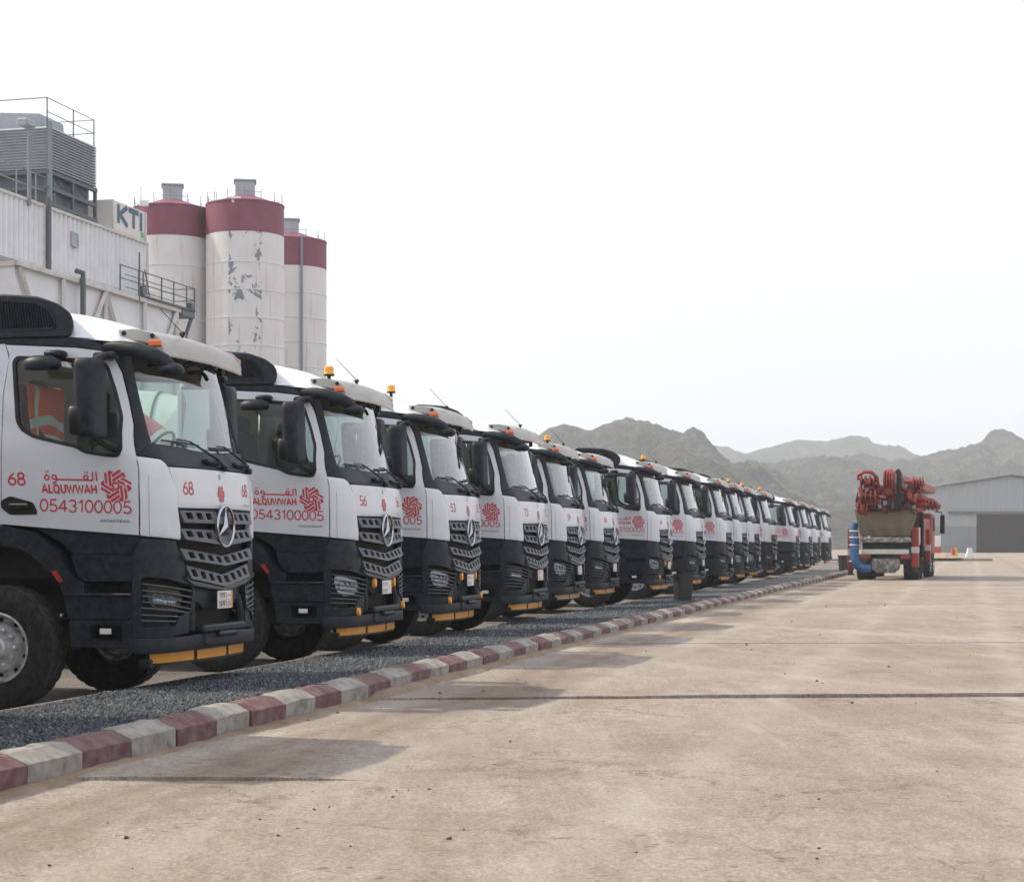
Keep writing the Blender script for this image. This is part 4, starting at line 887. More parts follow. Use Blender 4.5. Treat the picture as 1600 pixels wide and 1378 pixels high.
# --- windscreen
wsb = [(-1.0, 2.404), (-.763, 2.398), (-.4, 2.372), (0, 2.358)]
ws = wsb + [(-a, b) for a, b in wsb[-2::-1]] + [(1.02, 2.79), (1.02, 3.1), (.985, 3.25), (.5, 3.265), (-.5, 3.265), (-.985, 3.25), (-1.02, 3.1), (-1.02, 2.79)]
g = G()
def wsg(u, v, dd):
    wb_ = -1.0 + 2.0 * u; zb_ = float(np.interp(abs(wb_), [0, .4, .763, 1.0], [2.358, 2.372, 2.398, 2.404])); wt_ = -.985 + 1.97 * u; zt_ = 3.265 - .015 * (2 * u - 1) ** 4
    return U(wb_ + (wt_ - wb_) * v + (.022 * math.sin(v * math.pi)) * (2 * u - 1), zb_ + (zt_ - zb_) * v, dd)
NU, NV = 49, 17
g.grid(lambda u, v: wsg(u, v, .014), NU, NV); g.grid(lambda u, v: wsg(u, v, .020), NU, NV)
_o = NU * NV; _rim = list(range(NU)) + [NU * (j + 1) - 1 for j in range(1, NV)] + [NU * NV - 1 - i for i in range(1, NU)] + [NU * j for j in range(NV - 2, 0, -1)]
for _i in range(len(_rim)):
    _a, _b = _rim[_i], _rim[(_i + 1) % len(_rim)]; g.f.append((_a, _b, _b + _o, _a + _o)); g.m.append(0)
part('windshield', g.mesh('windshield', 'windshield_glass', 60))
g = G()
def upath(a, b, d, n=7): return [U(a[0] + (b[0] - a[0]) * i / n, a[1] + (b[1] - a[1]) * i / n, d) for i in range(n + 1)]
def wiper(b0, b1, piv, att):
    g = G(); g.tube(upath(b0, b1, -.012), .009, 6); g.tube(upath(att, ((att[0] + b0[0]) / 2, (att[1] + b0[1]) / 2 + .012), -.03), .007, 6)
    g.tube([U(*piv, -.03), U(piv[0] + (att[0] - piv[0]) * .35, piv[1] + (att[1] - piv[1]) * .35, -.07), U(*att, -.035)], [.02, .014, .009], 6)
    g.box(U(*piv, -.02), (.07, .07, .06), .015); return g.mesh('wiper', 'black_plastic')
part('wiper', wiper((-.87, 2.43), (-.22, 2.415), (.13, 2.215), (-.42, 2.44)), 'windshield', key='wiper1')
part('wiper', wiper((-.02, 2.40), (.66, 2.425), (.86, 2.215), (.34, 2.43)), 'windshield', key='wiper2')
# --- black cowl under the windscreen
cw = [(-1.19, 2.285), (-1.034, 2.378), (-1.0, 2.395), (-.763, 2.390), (-.4, 2.364), (0, 2.350), (.4, 2.364), (.763, 2.390), (1.0, 2.395), (1.034, 2.378), (1.19, 2.285), (.985, 2.262), (.935, 2.2), (0, 2.198), (-.935, 2.2), (-.985, 2.262)]
g = G(); panel(g, cw, [], U, .03, .1, d0=.0)
for yy in (-.1, .62): g.box(U(yy, 2.262, -.012), (.10, .34, .045), .02)
part('cowl', g.mesh('cowl', 'dark_plastic', bev=.006))
# --- white front flap
hd = [(-.917, 2.186), (0, 2.186), (.917, 2.186), (.872, 2.041), (.828, 1.822), (.25, 1.826), (-.25, 1.826), (-.828, 1.822), (-.872, 2.041)]
g = G(); panel(g, rounded(hd, .012, 2), [], U, .03, .12)
part('front_flap', g.mesh('front_flap', 'white_paint', bev=.004))
g = G(); emblem(g, 0, 1.965, .085, U); part('emblem', g.mesh('emblem', 'letter_red', 0), 'front_flap', key='front_emblem')
g = G(); ribbon(g, ell(0, 2.125, .022, .022)[1], .006, U, True, -.003); ribbon(g, [(0, 2.108), (0, 2.145)], .005, U, False, -.0036)
for i in range(5): ribbon(g, [(.60 + i * .035, 1.858), (.615 + i * .035, 1.89 if i == 0 else 1.872)], .008, U, False, -.003 - .0003 * i)
part('model_badge', g.mesh('model_badge', 'letter_grey', 0), 'front_flap', key='front_badge')
# --- white corner panel
cp = [(-1.214, 2.279), (-1.205, 2.272), (-.985, 2.25), (-.945, 2.215), (-.924, 2.176), (-.88, 2.041), (-.838, 1.81), (-.803, 1.679), (-.795, 1.533), (-1.169, 1.562), (-1.246, 1.572), (-1.247, 1.934)]
g = G(); panel(g, cp, [], U, .04, .07)
fl = rounded([(-1.15, 2.108), (-.955, 2.112), (-.906, 2.105), (-.87, 1.98), (-.848, 1.81), (-.812, 1.665), (-.80, 1.541), (-1.162, 1.567), (-1.168, 1.835)], .02, 2)
panel(g, fl, [], U, .012, .07, d0=-.009)
part('corner_panel', g.mesh('corner_panel', 'white_paint', bev=.004), side='RL')
# --- grille
def slat(zt, zb, x1, n, pitch, first, hz, hw, vt, vb, proud=.04, back=0.0):
    """perforated grille bar, chevron shaped: zt/zb at the ends, vt/vb lower in the middle"""
    def mp(y, z, d):
        t0 = zb - vb * (1 - abs(y) / x1); t1 = zt - vt * (1 - abs(y) / x1); k = min(1, max(0, (z - t0) / (t1 - t0)))
        p = U(Wy(y), z, d); return (p[0] + proud * (1 - k) ** 1.2 - back, p[1], p[2])
    nn = 8; top = [(-x1 + 2 * x1 * i / nn, zt - vt * (1 - abs(-1 + 2 * i / nn))) for i in range(nn + 1)]
    bot = [((-x1 + 2 * x1 * i / nn) * .96, zb - vb * (1 - abs(-1 + 2 * i / nn))) for i in range(nn + 1)]
    holes = []
    for s in (-1, 1):
        for i in range(n):
            y = s * (first + pitch * i); zz = (zt + zb) / 2 + hz - (vt + vb) / 2 * (1 - abs(y) / x1); h = (zt - zb) * .27; sk = s * .02
            holes.append([(y - hw, zz - h + (vt) * 0), (y + hw, zz - h), (y + hw - .012, zz + h), (y - hw - .012, zz + h)])
    g = G(); panel(g, bot + top[::-1], holes, mp, .035, .12)
    return g.mesh('slat', 'grille_grey', bev=.003)
g = G(); panel(g, [(-.82, 1.815), (.82, 1.815), (.80, 1.50), (0, 1.465), (-.80, 1.50)], [], U, .02, .15, d0=.075)
panel(g, [(-.83, 1.818), (.83, 1.818), (.825, 1.806), (-.825, 1.806)], [], U, .09, .15, d0=-.002)
part('upper_grille', g.mesh('upper_grille', 'deep_black'))
part('slat', slat(1.800, 1.688, .81, 3, .178, .297, .008, .052, .0, .004, .035), 'upper_grille', key='slat1')
part('slat', slat(1.636, 1.535, .80, 3, .178, .297, .008, .052, .012, .056, .045), 'upper_grille', key='slat2')
g = G(); panel(g, [(-.86, 1.52), (.86, 1.52), (.80, 1.38), (.70, 1.10), (0, 1.05), (-.70, 1.10), (-.80, 1.38)], [], U, .02, .15, d0=.09)
part('lower_grille', g.mesh('lower_grille', 'deep_black'))
part('slat', slat(1.458, 1.352, .80, 4, .178, .09, .006, .05, .075, .062, .045), 'lower_grille', key='slat3')
part('slat', slat(1.302, 1.180, .70, 4, .164, .084, .006, .046, .095, .088, .045), 'lower_grille', key='slat4')
g = G()
tr = [(-.72, 1.20), (-.665, 1.165), (0, 1.085), (.665, 1.165), (.72, 1.20), (.70, 1.16), (.585, 1.112), (0, 1.052), (-.585, 1.112), (-.70, 1.16)]
panel(g, [(Wy(a), b) for a, b in tr], [], U, .05, .15, d0=-.03)
part('trim', g.mesh('trim', 'grille_grey', bev=.006), 'lower_grille')
# star badge: ring and three points
g = G(); MS = Matrix.Translation((.165, 0, 1.66)) @ Matrix.Rotation(R(90), 4, 'Y')
g.lathe([(.19 + .014 * math.cos(R(a)), .014 * math.sin(R(a))) for a in range(0, 361, 45)], 40, MS)
for a in (90, 210, 330):
    c_, s_ = math.cos(R(a)), math.sin(R(a)); c1, s1 = math.cos(R(a + 60)), math.sin(R(a + 60)); c2, s2 = math.cos(R(a - 60)), math.sin(R(a - 60))
    T = (.165, .185 * c_, 1.66 + .185 * s_); A = (.165, .042 * c1, 1.66 + .042 * s1); B = (.165, .042 * c2, 1.66 + .042 * s2); C = (.19, 0, 1.66); D = (.155, 0, 1.66)
    g.add([T, A, C, B, D], [(0, 1, 2), (0, 2, 3), (0, 4, 1), (0, 3, 4)])
part('star_badge', g.mesh('star_badge', 'chrome', 25), 'upper_grille')
g = G(); g.lathe([(0, .01), (.18, .0), (.182, -.03), (.0, -.04)], 32, Matrix.Translation((.135, 0, 1.66)) @ Matrix.Rotation(R(90), 4, 'Y'))
part('badge_disc', g.mesh('badge_disc', 'black_plastic'), 'upper_grille')
# --- bumper
bc = [(-1.238, 1.547), (-.867, 1.522), (-.831, 1.437), (-.735, 1.35), (-.704, 1.192), (-.592, 1.118), (-.572, 1.03), (-.625, .92), (-.652, .769), (-.655, .685), (-1.0, .664), (-1.334, .664), (-1.332, .873), (-1.306, 1.408)]
cage = rounded([(-1.237, 1.19), (-1.198, 1.205), (-1.028, 1.186), (-.612, 1.115), (-.610, 1.041), (-.655, .885), (-.828, .845), (-.89, .757), (-1.214, .757), (-1.24, .79)], .03, 3)
g = G(); panel(g, bc, [cage], U, .05, .08)
panel(g, grow(cage, .022), [cage], U, .02, .08, d0=-.016)
part('bumper', g.mesh('bumper', 'dark_plastic', bev=.006), side='RL')
g = G(); panel(g, grow(cage, -.002), [], U, .01, .1, d0=.085); part('lamp_housing', g.mesh('lamp_housing', 'deep_black'), 'bumper')
ln = rounded([(-1.175, 1.118), (-1.10, 1.124), (-.756, 1.062), (-.71, .988), (-.785, .905), (-1.02, .885), (-1.13, .935), (-1.185, 1.04)], .03, 3)
g = G(); panel(g, ln, [], U, .006, .08, d0=.03); part('headlight', g.mesh('headlight', 'lamp_glass', 60), 'bumper')
g = G()
for (w_, z_, r_) in [(-1.06, 1.01, .055), (-.95, .995, .05), (-.85, .985, .042)]:
    p = Vector(U(w_, z_, .062)); q = Vector(U(w_, z_, -.1)); Mx = Matrix.Translation(p) @ (q - p).to_track_quat('Z', 'Y').to_matrix().to_4x4()
    g.lathe([(0.0, -.012), (r_ * .6, .0), (r_, .026), (r_ * 1.05, .026), (r_ * 1.1, .0)], 16, Mx)
part('reflector', g.mesh('reflector', 'chrome'), 'bumper')
g = G(); panel(g, ln, [], U, .004, .08, d0=.05); part('lamp_bowl', g.mesh('lamp_bowl', 'lamp_silver', 60), 'bumper', bright=True)
rods = [((-1.229, 1.141), (-.60, 1.063)), ((-1.229, 1.086), (-.612, 1.008)), ((-1.229, 1.035), (-.628, .958)), ((-1.229, .984), (-.645, .905)), ((-1.237, .93), (-.675, .872)), ((-1.237, .867), (-.842, .842)), ((-1.237, .817), (-.875, .800))]
gj = G()
for i, (a, b) in enumerate(rods):
    g = G(); g.tube(upath(a, b, -.006, 8), .0085, 6); gj.tube(upath(a, b, -.006, 8), .0085, 5)
    part('guard_bar', g.mesh('guard_bar', 'grille_grey'), 'bumper', key='guard_bar%d' % i, lod='near')
part('headlight_guard', gj.mesh('headlight_guard', 'grille_grey'), 'bumper', lod='far')
# lower lip, centre step, recess
lip = [(-1.346, .66), (-.65, .66), (-.45, .672), (.45, .672), (.65, .66), (1.346, .66), (1.346, .535), (1.2, .525), (.43, .55), (-.43, .55), (-1.2, .525), (-1.346, .535)]
g = G(); panel(g, lip, [], U, .09, .12, d0=-.018)
part('bumper_lip', g.mesh('bumper_lip', 'dark_plastic', bev=.006))
g = G(); panel(g, [(-.655, 1.12), (-.655, .68), (.655, .68), (.655, 1.12), (0, 1.07)], [], U, .02, .15, d0=.16)
part('bumper_recess', g.mesh('bumper_recess', 'deep_black'))
g = G(); panel(g, [(-.60, 1.108), (0, 1.05), (.60, 1.108), (.58, .955), (.42, .955), (.34, .90), (-.34, .90), (-.42, .955), (-.58, .955)], [], U, .03, .15, d0=.035)
for yy in (-.56, .56): g.tube([U(yy * 1.03, .70, .03), U(yy, .85, .03), U(yy * .97, 1.0, .05)], [.05, .04, .035], 8)
g.tube(upath((-.55, .935), (.55, .935), .06), .014, 6)
part('bumper_centre', g.mesh('bumper_centre', 'dark_plastic', bev=.006), 'bumper_recess')
g = G(); g.box((.105, 0, .712), (.13, .98, .075), .02); g.box((.16, .04, .655), (.06, .42, .05), .018); g.box((.1, -.36, .62), (.1, .14, .12), .02)
part('step_bar', g.mesh('step_bar', 'dark_plastic'), 'bumper_recess')
for yy in (-.72, -.36, .72): pass
g = G(); g.box((.155, 0, .972), (.012, .335, .165), .004); part('number_plate', g.mesh('number_plate', 'plate_white'), 'bumper_recess')
g = G(); g.box((.1625, .15, .972), (.002, .03, .16)); part('plate_strip', g.mesh('plate_strip', 'reflector_amber', 0), 'bumper_recess')
plf = lambda a, b, d: (.1625 - d, a, b)
g = G(); write(g, '1991', -.155, .03, .902, .962, .010, plf, d=-.001); write(g, '1991', -.150, .03, .982, 1.042, .008, plf, d=-.001)
for i in range(3): ribbon(g, [(.05 + i * .028, .905), (.058 + i * .028, .958)], .008, plf, d=-.001); ribbon(g, [(.05 + i * .028, 1.0), (.064 + i * .028, 1.02)], .008, plf, d=-.001)
ribbon(g, [(-.16, .972), (.13, .972)], .003, plf, d=-.0015)
PLATE_TEXT = g.mesh('plate_lettering', 'letter_black', 0)
g = G()
for i in range(4): ribbon(g, [(-.145 + i * .045, .905), (-.135 + i * .045, .955)], .012, plf, d=-.001); ribbon(g, [(-.145 + i * .045, .99), (-.135 + i * .045, 1.035)], .010, plf, d=-.001)
PLATE_MARK = g.mesh('plate_lettering', 'letter_black', 0)
g = G(); panel(g, [(-1.14, .53), (1.14, .53), (1.14, .405), (-1.14, .405)], [], U, .07, .15, d0=.098); g.box((-.1, -1.14, .43), (.12, .06, .09), .015)
part('underrun_bar', g.mesh('underrun_bar', 'black_plastic'))
for i, (a, b) in enumerate([(-1.125, -.405), (-.335, .335), (.405, 1.125)]):
    g = G(); panel(g, [(a, .513), (b, .513), (b, .428), (a, .428)], [], U, .006, .15, d0=.090)
    part('reflector_strip', g.mesh('reflector_strip', 'reflector_amber'), 'underrun_bar', key='reflector_strip%d' % i, role='strip')
# --- fender, steps
fd = [(-2.2, 1.655), (-1.49, 1.66), (-1.16, 1.60), (-.945, 1.445), (-.83, 1.265), (-.712, 1.165), (-.66, 1.15), (-.66, 1.055), (-.875, 1.055), (-.905, 1.144), (-.990, 1.233), (-1.108, 1.339), (-1.275, 1.444), (-1.496, 1.482), (-1.75, 1.45), (-1.98, 1.33), (-2.12, 1.14), (-2.2, 1.0)]
ss = lambda x, z, d: (x, -1.225 + d, z)
g = G(); panel(g, fd, [], ss, .32, .2); part('fender', g.mesh('fender', 'dark_plastic', bev=.006), side='RL')
g = G(); panel(g, [(-1.17, 1.64), (-.13, 1.57), (-.165, 1.50), (-.2, 1.405), (-.79, 1.405), (-.9, 1.5)], [], side, .04, .3, d0=.03)
panel(g, rounded([(-.80, 1.40), (-.195, 1.40), (-.205, 1.165), (-.67, 1.165), (-.74, 1.22)], .025, 2), [], side, .12, .3, d0=-.008)
panel(g, [(-.86, 1.17), (-.21, 1.17), (-.21, .56), (-.86, .56)], [], side, .02, .3, d0=.17)
part('side_skirt', g.mesh('side_skirt', 'dark_plastic', bev=.006), side='RL')
g = G(); panel(g, rounded([(-.865, 1.045), (-.195, 1.02), (-.205, .832), (-.83, .828)], .02, 2), [], side, .1, .3, d0=-.012); g.box((-.53, -1.14, 1.045), (.66, .18, .025), .008)
part('step', g.mesh('step', 'dark_plastic', bev=.006), 'side_skirt', key='step1')
g = G(); panel(g, rounded([(-.825, .82), (-.207, .822), (-.222, .569), (-.795, .574)], .03, 2), [rounded([(-.62, .775), (-.30, .775), (-.30, .64), (-.60, .64)], .03, 2)], side, .12, .3, d0=.0); g.box((-.51, -1.12, .585), (.58, .17, .03), .008)
part('step', g.mesh('step', 'dark_plastic', bev=.006), 'side_skirt', key='step2')
g = G(); g.box((-.46, -1.205, .72), (.11, .012, .05), .004); part('step_label', g.mesh('step_label', 'plate_white'), 'side_skirt', only='R')
g = G(); panel(g, rounded([(-.985, 1.255), (-.93, 1.262), (-.862, 1.165), (-.90, 1.15)], .015, 2), [], ss, .03, None, d0=-.012)
part('side_marker', g.mesh('side_marker', 'lens_red'), 'fender')
# --- cab shell, roof
g = G()
panel(g, [sx(-2.02, 1.62), sx(-2.02, 2.42), sx(-2.02, 3.33), sx(-1.5, 3.318), sx(-1.5, 2.85), sx(-1.5, 2.42), sx(-1.5, 2.19), sx(-1.5, 1.9), sx(-1.5, 1.665)], [], U, .04, .2)
part('rear_quarter', g.mesh('rear_quarter', 'white_paint', bev=.004), side='RL')
g = G(); g.box((-2.03, 0, 2.46), (.05, 2.36, 1.7), .01); part('back_wall', g.mesh('back_wall', 'white_paint'))
zcx = [-2.06, -1.45, -1.2, -.95, -.78, -.45, -.25, -.15]; zcz = [3.70, 3.70, 3.675, 3.62, 3.55, 3.44, 3.36, 3.31]
zex = [-2.06, -.8, -.335, -.2, -.15]; zez = [3.37, 3.345, 3.30, 3.26, 3.24]
def rf(u, v):
    x = -2.06 + u * (2.06 - .2); y = -1.135 + 2.27 * v; a = abs(y) / 1.135
    zc = np.interp(x, zcx, zcz); ze = np.interp(x, zex, zez); x -= .12 * a * a * max(0, u - .6) / .4
    return (x, y, ze + (zc - ze) * (1 - a ** 3.2))
g = G(); g.grid(rf, 26, 31); g.grid(lambda u, v: (rf(u, v)[0], rf(u, v)[1] * .97, rf(u, v)[2] - .03), 10, 11)
part('roof', g.mesh('roof', 'white_paint', 60))
# --- roof air unit
acp = [(-2.0, 3.36), (-2.02, 3.62), (-1.85, 3.76), (-1.496, 3.752), (-1.16, 3.722), (-.945, 3.648), (-.815, 3.552), (-.792, 3.44), (-.825, 3.36), (-.877, 3.345)]
g = G(); rings = []
acr = rounded(acp, .05, 3)
for (y, k, dz) in [(-1.165, .93, 0), (-1.15, .985, .005), (-1.10, 1.0, .01), (-.8, 1.0, .02), (-.55, .97, .02), (-.45, .9, .01), (-.42, .8, 0)]:
    cx_ = -1.4; cz_ = 3.55; rings.append([(-2.0 + (x + 2.0) * (1 - .42 * (y + 1.165)) + 0 * (cx_ + (x - cx_) * (.985 + .015 * k if k < 1 else 1)), y, cz_ + (z - cz_) * k + dz * (z > 3.5)) for x, z in acr])
n_ = len(acr); vs_ = [p for r_ in rings for p in r_]; fs = []
for i in range(len(rings) - 1):
    for j in range(n_): fs.append((i * n_ + j, i * n_ + (j + 1) % n_, (i + 1) * n_ + (j + 1) % n_, (i + 1) * n_ + j))
fs += [tuple(range(n_)), tuple((len(rings) - 1) * n_ + j for j in range(n_))]
g.add(vs_, fs); part('roof_air_unit', g.mesh('roof_air_unit', 'dark_plastic', 40))
g = G(); gp = rounded([(-1.9, 3.69), (-1.496, 3.69), (-1.17, 3.66), (-1.02, 3.585), (-.985, 3.49), (-.99, 3.428), (-1.9, 3.448)], .02, 2)
panel(g, grow(gp, .012), [gp], lambda x, z, d: (x, -1.168 + d, z), .02, None, d0=-.006)
for i in range(34):
    x = -1.9 + i * .028; zt = float(np.interp(x, [-1.9, -1.496, -1.17, -1.02, -.985], [3.69, 3.69, 3.66, 3.585, 3.49])); zb = 3.44
    g.add([(x, -1.169, zb), (x + .012, -1.178, zb), (x + .012 - .03, -1.178, zt), (x - .03, -1.169, zt), (x + .014, -1.165, zb), (x + .014 - .03, -1.165, zt)], [(0, 1, 2, 3), (1, 4, 5, 2)])
part('air_grille', g.mesh('air_grille', 'black_plastic', 0), 'roof_air_unit')
# --- sun visor
def vis(u, v, t=0.0):
    y = -.87 + 1.74 * u; bow = .055 * (1 - (y / .87) ** 2)
    px = np.interp(v, [0, .3, .62, .8, 1], [-.50, -.33, -.15, -.075, -.045]); pz = np.interp(v, [0, .3, .62, .8, 1], [3.432, 3.436, 3.392, 3.325, 3.205])
    return (px + bow - t * .3, y, pz + .03 * (1 - (y / .87) ** 2) * (1 - v) - t - .03 * max(0, y) * v)
g = G(); g.grid(lambda u, v: vis(u, v), 19, 13); g.grid(lambda u, v: vis(u, v, .016), 19, 13)
for v0 in (0, 12):
    o = len(g.v); g.add([vis(i / 18, v0 / 12, t) for i in range(19) for t in (0, .016)], [(2 * i, 2 * i + 1, 2 * i + 3, 2 * i + 2) for i in range(18)])
part('sun_visor', g.mesh('sun_visor', 'visor_acrylic', 50))
g = G(); ep = rounded([(-.50, 3.432), (-.33, 3.436), (-.15, 3.392), (-.075, 3.325), (-.05, 3.215), (-.09, 3.235), (-.17, 3.30), (-.30, 3.335), (-.47, 3.345)], .012, 2)
Me = Matrix(((1, 0, 0, 0), (0, 0, 1, 0), (0, 1, 0, 0), (0, 0, 0, 1)))
g.prism(ep, -.885, -.868, Me); VE = g.mesh('visor_end', 'visor_acrylic'); part('visor_end', VE, 'sun_visor', key='visor_end1')
g = G(); g.prism(ep, .868, .885, Me); part('visor_end', g.mesh('visor_end', 'visor_acrylic'), 'sun_visor', key='visor_end2')
for s in (-1, 1):
    g = G(); g.box((-.13, s * .895, 3.302), (.125, .03, .058), .01); part('marker_light', g.mesh('marker_light', 'lens_orange'), 'sun_visor', key='marker%d' % s)
g = G()
for yy in (-.45, .0, .45): g.tube([(-.26, yy, 3.20), (-.06, yy, 3.27)], .012, 5); g.tube([(-.24, yy + .08, 3.19), (-.06, yy, 3.25)], .009, 5)
g.box((-.2, .72, 3.20), (.05, .08, .1), .01)
for (xx, zz) in ((-.44, 3.40), (-.16, 3.37)): g.tube([(xx, -.88, zz), (xx, -.897, zz)], .022, 8)
part('visor_bracket', g.mesh('visor_bracket', 'black_plastic'), 'sun_visor')
# --- mirrors
g = G(); g.tube([(-.52, -1.10, 3.262), (-.37, -1.12, 3.245), (-.2, -1.13, 3.215), (-.03, -1.13, 3.165), (.07, -1.12, 3.115), (.13, -1.10, 3.06)], [.045, .062, .072, .072, .066, .045], 12, flat=(.8, 1))
g.tube([(.0, -1.12, 3.025), (.05, -1.11, 3.03), (.13, -1.10, 3.04), (.20, -1.09, 3.03), (.235, -1.09, 3.02)], [.02, .06, .072, .064, .03], 12, flat=(1.3, .85))
part('front_mirror', g.mesh('front_mirror', 'dark_plastic', 50), only='R')
g = G(); hs_ = rounded([(-.60, -1.30), (-.40, -1.30), (-.37, -1.40), (-.40, -1.60), (-.56, -1.61), (-.61, -1.5)], .04, 3)
for i in range(1): pass
def housing(g, poly, levels):
    n = len(poly); cx_ = sum(p[0] for p in poly) / n; cy_ = sum(p[1] for p in poly) / n; vs_ = []
    for z, k, ox in levels: vs_ += [(cx_ + (p[0] - cx_) * k + ox, cy_ + (p[1] - cy_) * k, z) for p in poly]
    fs = [(i * n + j, i * n + (j + 1) % n, (i + 1) * n + (j + 1) % n, (i + 1) * n + j) for i in range(len(levels) - 1) for j in range(n)]
    fs += [tuple(range(n)), tuple((len(levels) - 1) * n + j for j in range(n))]; g.add(vs_, fs)
housing(g, hs_, [(2.42, .75, .03), (2.44, .9, .03), (2.47, .97, .02), (2.70, 1.0, .01), (3.04, 1.0, 0), (3.09, .96, 0), (3.115, .82, 0)])
part('side_mirror', g.mesh('side_mirror', 'dark_plastic', 50), side='RL')
g = G(); housing(g, rounded([(-.64, -1.32), (-.50, -1.31), (-.45, -1.45), (-.49, -1.625), (-.61, -1.63), (-.655, -1.5)], .04, 3), [(2.445, .8, .02), (2.47, .95, .01), (2.60, 1.0, 0), (2.665, .98, 0), (2.69, .85, 0)])
part('wide_mirror', g.mesh('wide_mirror', 'black_plastic', 50), 'side_mirror')
g = G(); g.tube([(-.42, -1.15, 3.17), (-.46, -1.28, 3.15), (-.48, -1.42, 3.10)], [.045, .035, .03], 8); g.box((-.46, -1.20, 3.165), (.22, .11, .065), .025, seg=2); part('mirror_arm', g.mesh('mirror_arm', 'black_plastic'), 'side_mirror', key='mirror_arm_u'); g = G(); g.tube([(-.36, -1.14, 2.34), (-.42, -1.26, 2.37), (-.46, -1.40, 2.43)], [.05, .04, .03], 8)
part('mirror_arm', g.mesh('mirror_arm', 'black_plastic'), 'side_mirror')
g = G(); g.lathe([(0, .055), (.10, .05), (.17, .02), (.185, -.02), (.16, -.045), (0, -.05)], 20, Matrix.Translation((-1.0, -1.36, 3.10)) @ Matrix.Scale(.62, 4, (0, 1, 0)) @ Matrix.Scale(1.25, 4, (0, 0, 1)))
g.box((-.93, -1.24, 3.19), (.17, .16, .06), .02)
part('kerb_mirror', g.mesh('kerb_mirror', 'dark_plastic', 50), only='R')
# --- antenna, beacon, extra lamps
g = G(); g.tube([(-.10, -.42, 3.42), (-.06, -.42, 3.45)], [.034, .015], 8, flat=(.6, 1)); g.tube([(-.08, -.42, 3.44), (-.34, -.42, 3.71)], [.005, .003], 5)
part('antenna', g.mesh('antenna', 'antenna_black'))
g = G(); g.lathe([(.06, 0), (.064, .015), (.058, .024), (.056, .085), (.046, .098), (0, .1)], 16)
BEACON = g.mesh('beacon', 'lens_amber'); g = G(); g.lathe([(.0, -.1), (.022, -.1), (.022, -.02), (.066, -.012), (.066, .003), (0, .004)], 14); BEACON_BASE = g.mesh('beacon_base', 'black_plastic')
g = G()
g.lathe([(0, .02), (.028, .018), (.034, .0), (.034, -.02)], 12, Matrix.Rotation(R(90), 4, 'Y')); LAMP = g.mesh('amber_lamp', 'lens_amber')
# --- interior
g = G(); g.box((-.45, 0, 2.27), (.52, 2.1, .24), .08, seg=2); g.box((-.28, 0, 2.0), (.3, 2.2, .5), .04); g.box((-.55, -.65, 2.4), (.25, .5, .12), .05); g.box((-.38, .2, 2.43), (.04, .2, .16), .015)
part('dashboard', g.mesh('dashboard', 'interior_grey'))
g = G(); g.box((-1.14, 0, 1.72), (1.7, 2.28, .08)); part('cab_floor', g.mesh('cab_floor', 'interior_grey'))
g = G(); g.box((-1.0, 0, 3.30), (1.3, 2.05, .03), .01); part('headliner', g.mesh('headliner', 'interior_grey'))
g = G(); g.box((-1.99, 0, 2.45), (.02, 2.25, 1.6)); part('bulkhead', g.mesh('bulkhead', 'interior_beige', 0))
for s in (-1, 1):
    g = G(); g.box((-1.12, s * .62, 2.12), (.5, .5, .14), .05, seg=2)
    g.box((0, 0, 0), (.14, .5, .66), .06, Matrix.Translation((-1.40, s * .62, 2.5)) @ Matrix.Rotation(R(-8), 4, 'Y'), seg=2); g.box((-1.45, s * .62, 2.92), (.1, .28, .2), .05, seg=2); g.box((-1.15, s * .62, 1.9), (.4, .4, .36), .03)
    part('seat', g.mesh('seat', 'seat_fabric', 50), key='seat%d' % s)
g = G(); Mw = Matrix.Translation((-.82, .62, 2.42)) @ Matrix.Rotation(R(-55), 4, 'Y'); g.lathe([(.22 + .016 * math.cos(R(a)), .016 * math.sin(R(a))) for a in range(0, 361, 60)], 28, Mw); g.box((0, 0, -.01), (.1, .4, .03), .01, Mw); g.tube([(-.82, .62, 2.42), (-.55, .62, 2.2)], .03, 8)
part('steering_wheel', g.mesh('steering_wheel', 'black_plastic'))
# --- wheels
RT = .56
def tyre_mesh(half):
    n = 120; pr = [(.31, -half * .86), (.36, -half * .98), (.45, -half), (.515, -half * .97), (.545, -half * .9)]
    tread = [(-.86, 1), (-.5, 1), (-.47, 0), (-.42, 0), (-.39, 1), (-.02, 1), (0, 0), (.03, 0), (.06, 1), (.39, 1), (.42, 0), (.47, 0), (.5, 1), (.86, 1)]
    pr = pr + [(RT if k else RT - .016, half * a) for a, k in tread] + [(r_, -h) for r_, h in pr[::-1]]
    vs_ = []; fs = []
    for i, (r_, h) in enumerate(pr):
        for j in range(n):
            q = 2 * math.pi * j / n; rr = r_
            if r_ > .55 and j % 4 == 0 and abs(h) > half * .45: rr -= .009
            vs_.append((rr * math.cos(q), h, rr * math.sin(q)))
    for i in range(len(pr) - 1):
        for j in range(n): fs.append((i * n + j, i * n + (j + 1) % n, (i + 1) * n + (j + 1) % n, (i + 1) * n + j))
    g = G(); g.add(vs_, fs); g.m = [1 if 5 <= k_ // n <= 17 else 0 for k_ in range(len(fs))]; return g.mesh('tyre', ['rubber', 'tread'], 28)
TYRE = tyre_mesh(.16); TYRE2 = tyre_mesh(.3)
MW = Matrix.Rotation(R(90), 4, 'X')   # lathe axis z -> -y (outer face of the right side)
g = G(); g.lathe([(.318, .12), (.322, .145), (.305, .15), (.297, .13), (.275, .06), (.262, .045), (.235, .05), (.205, .095), (.12, .10), (.11, .115), (.10, .16), (.085, .175), (.0, .178)], 40, MW)
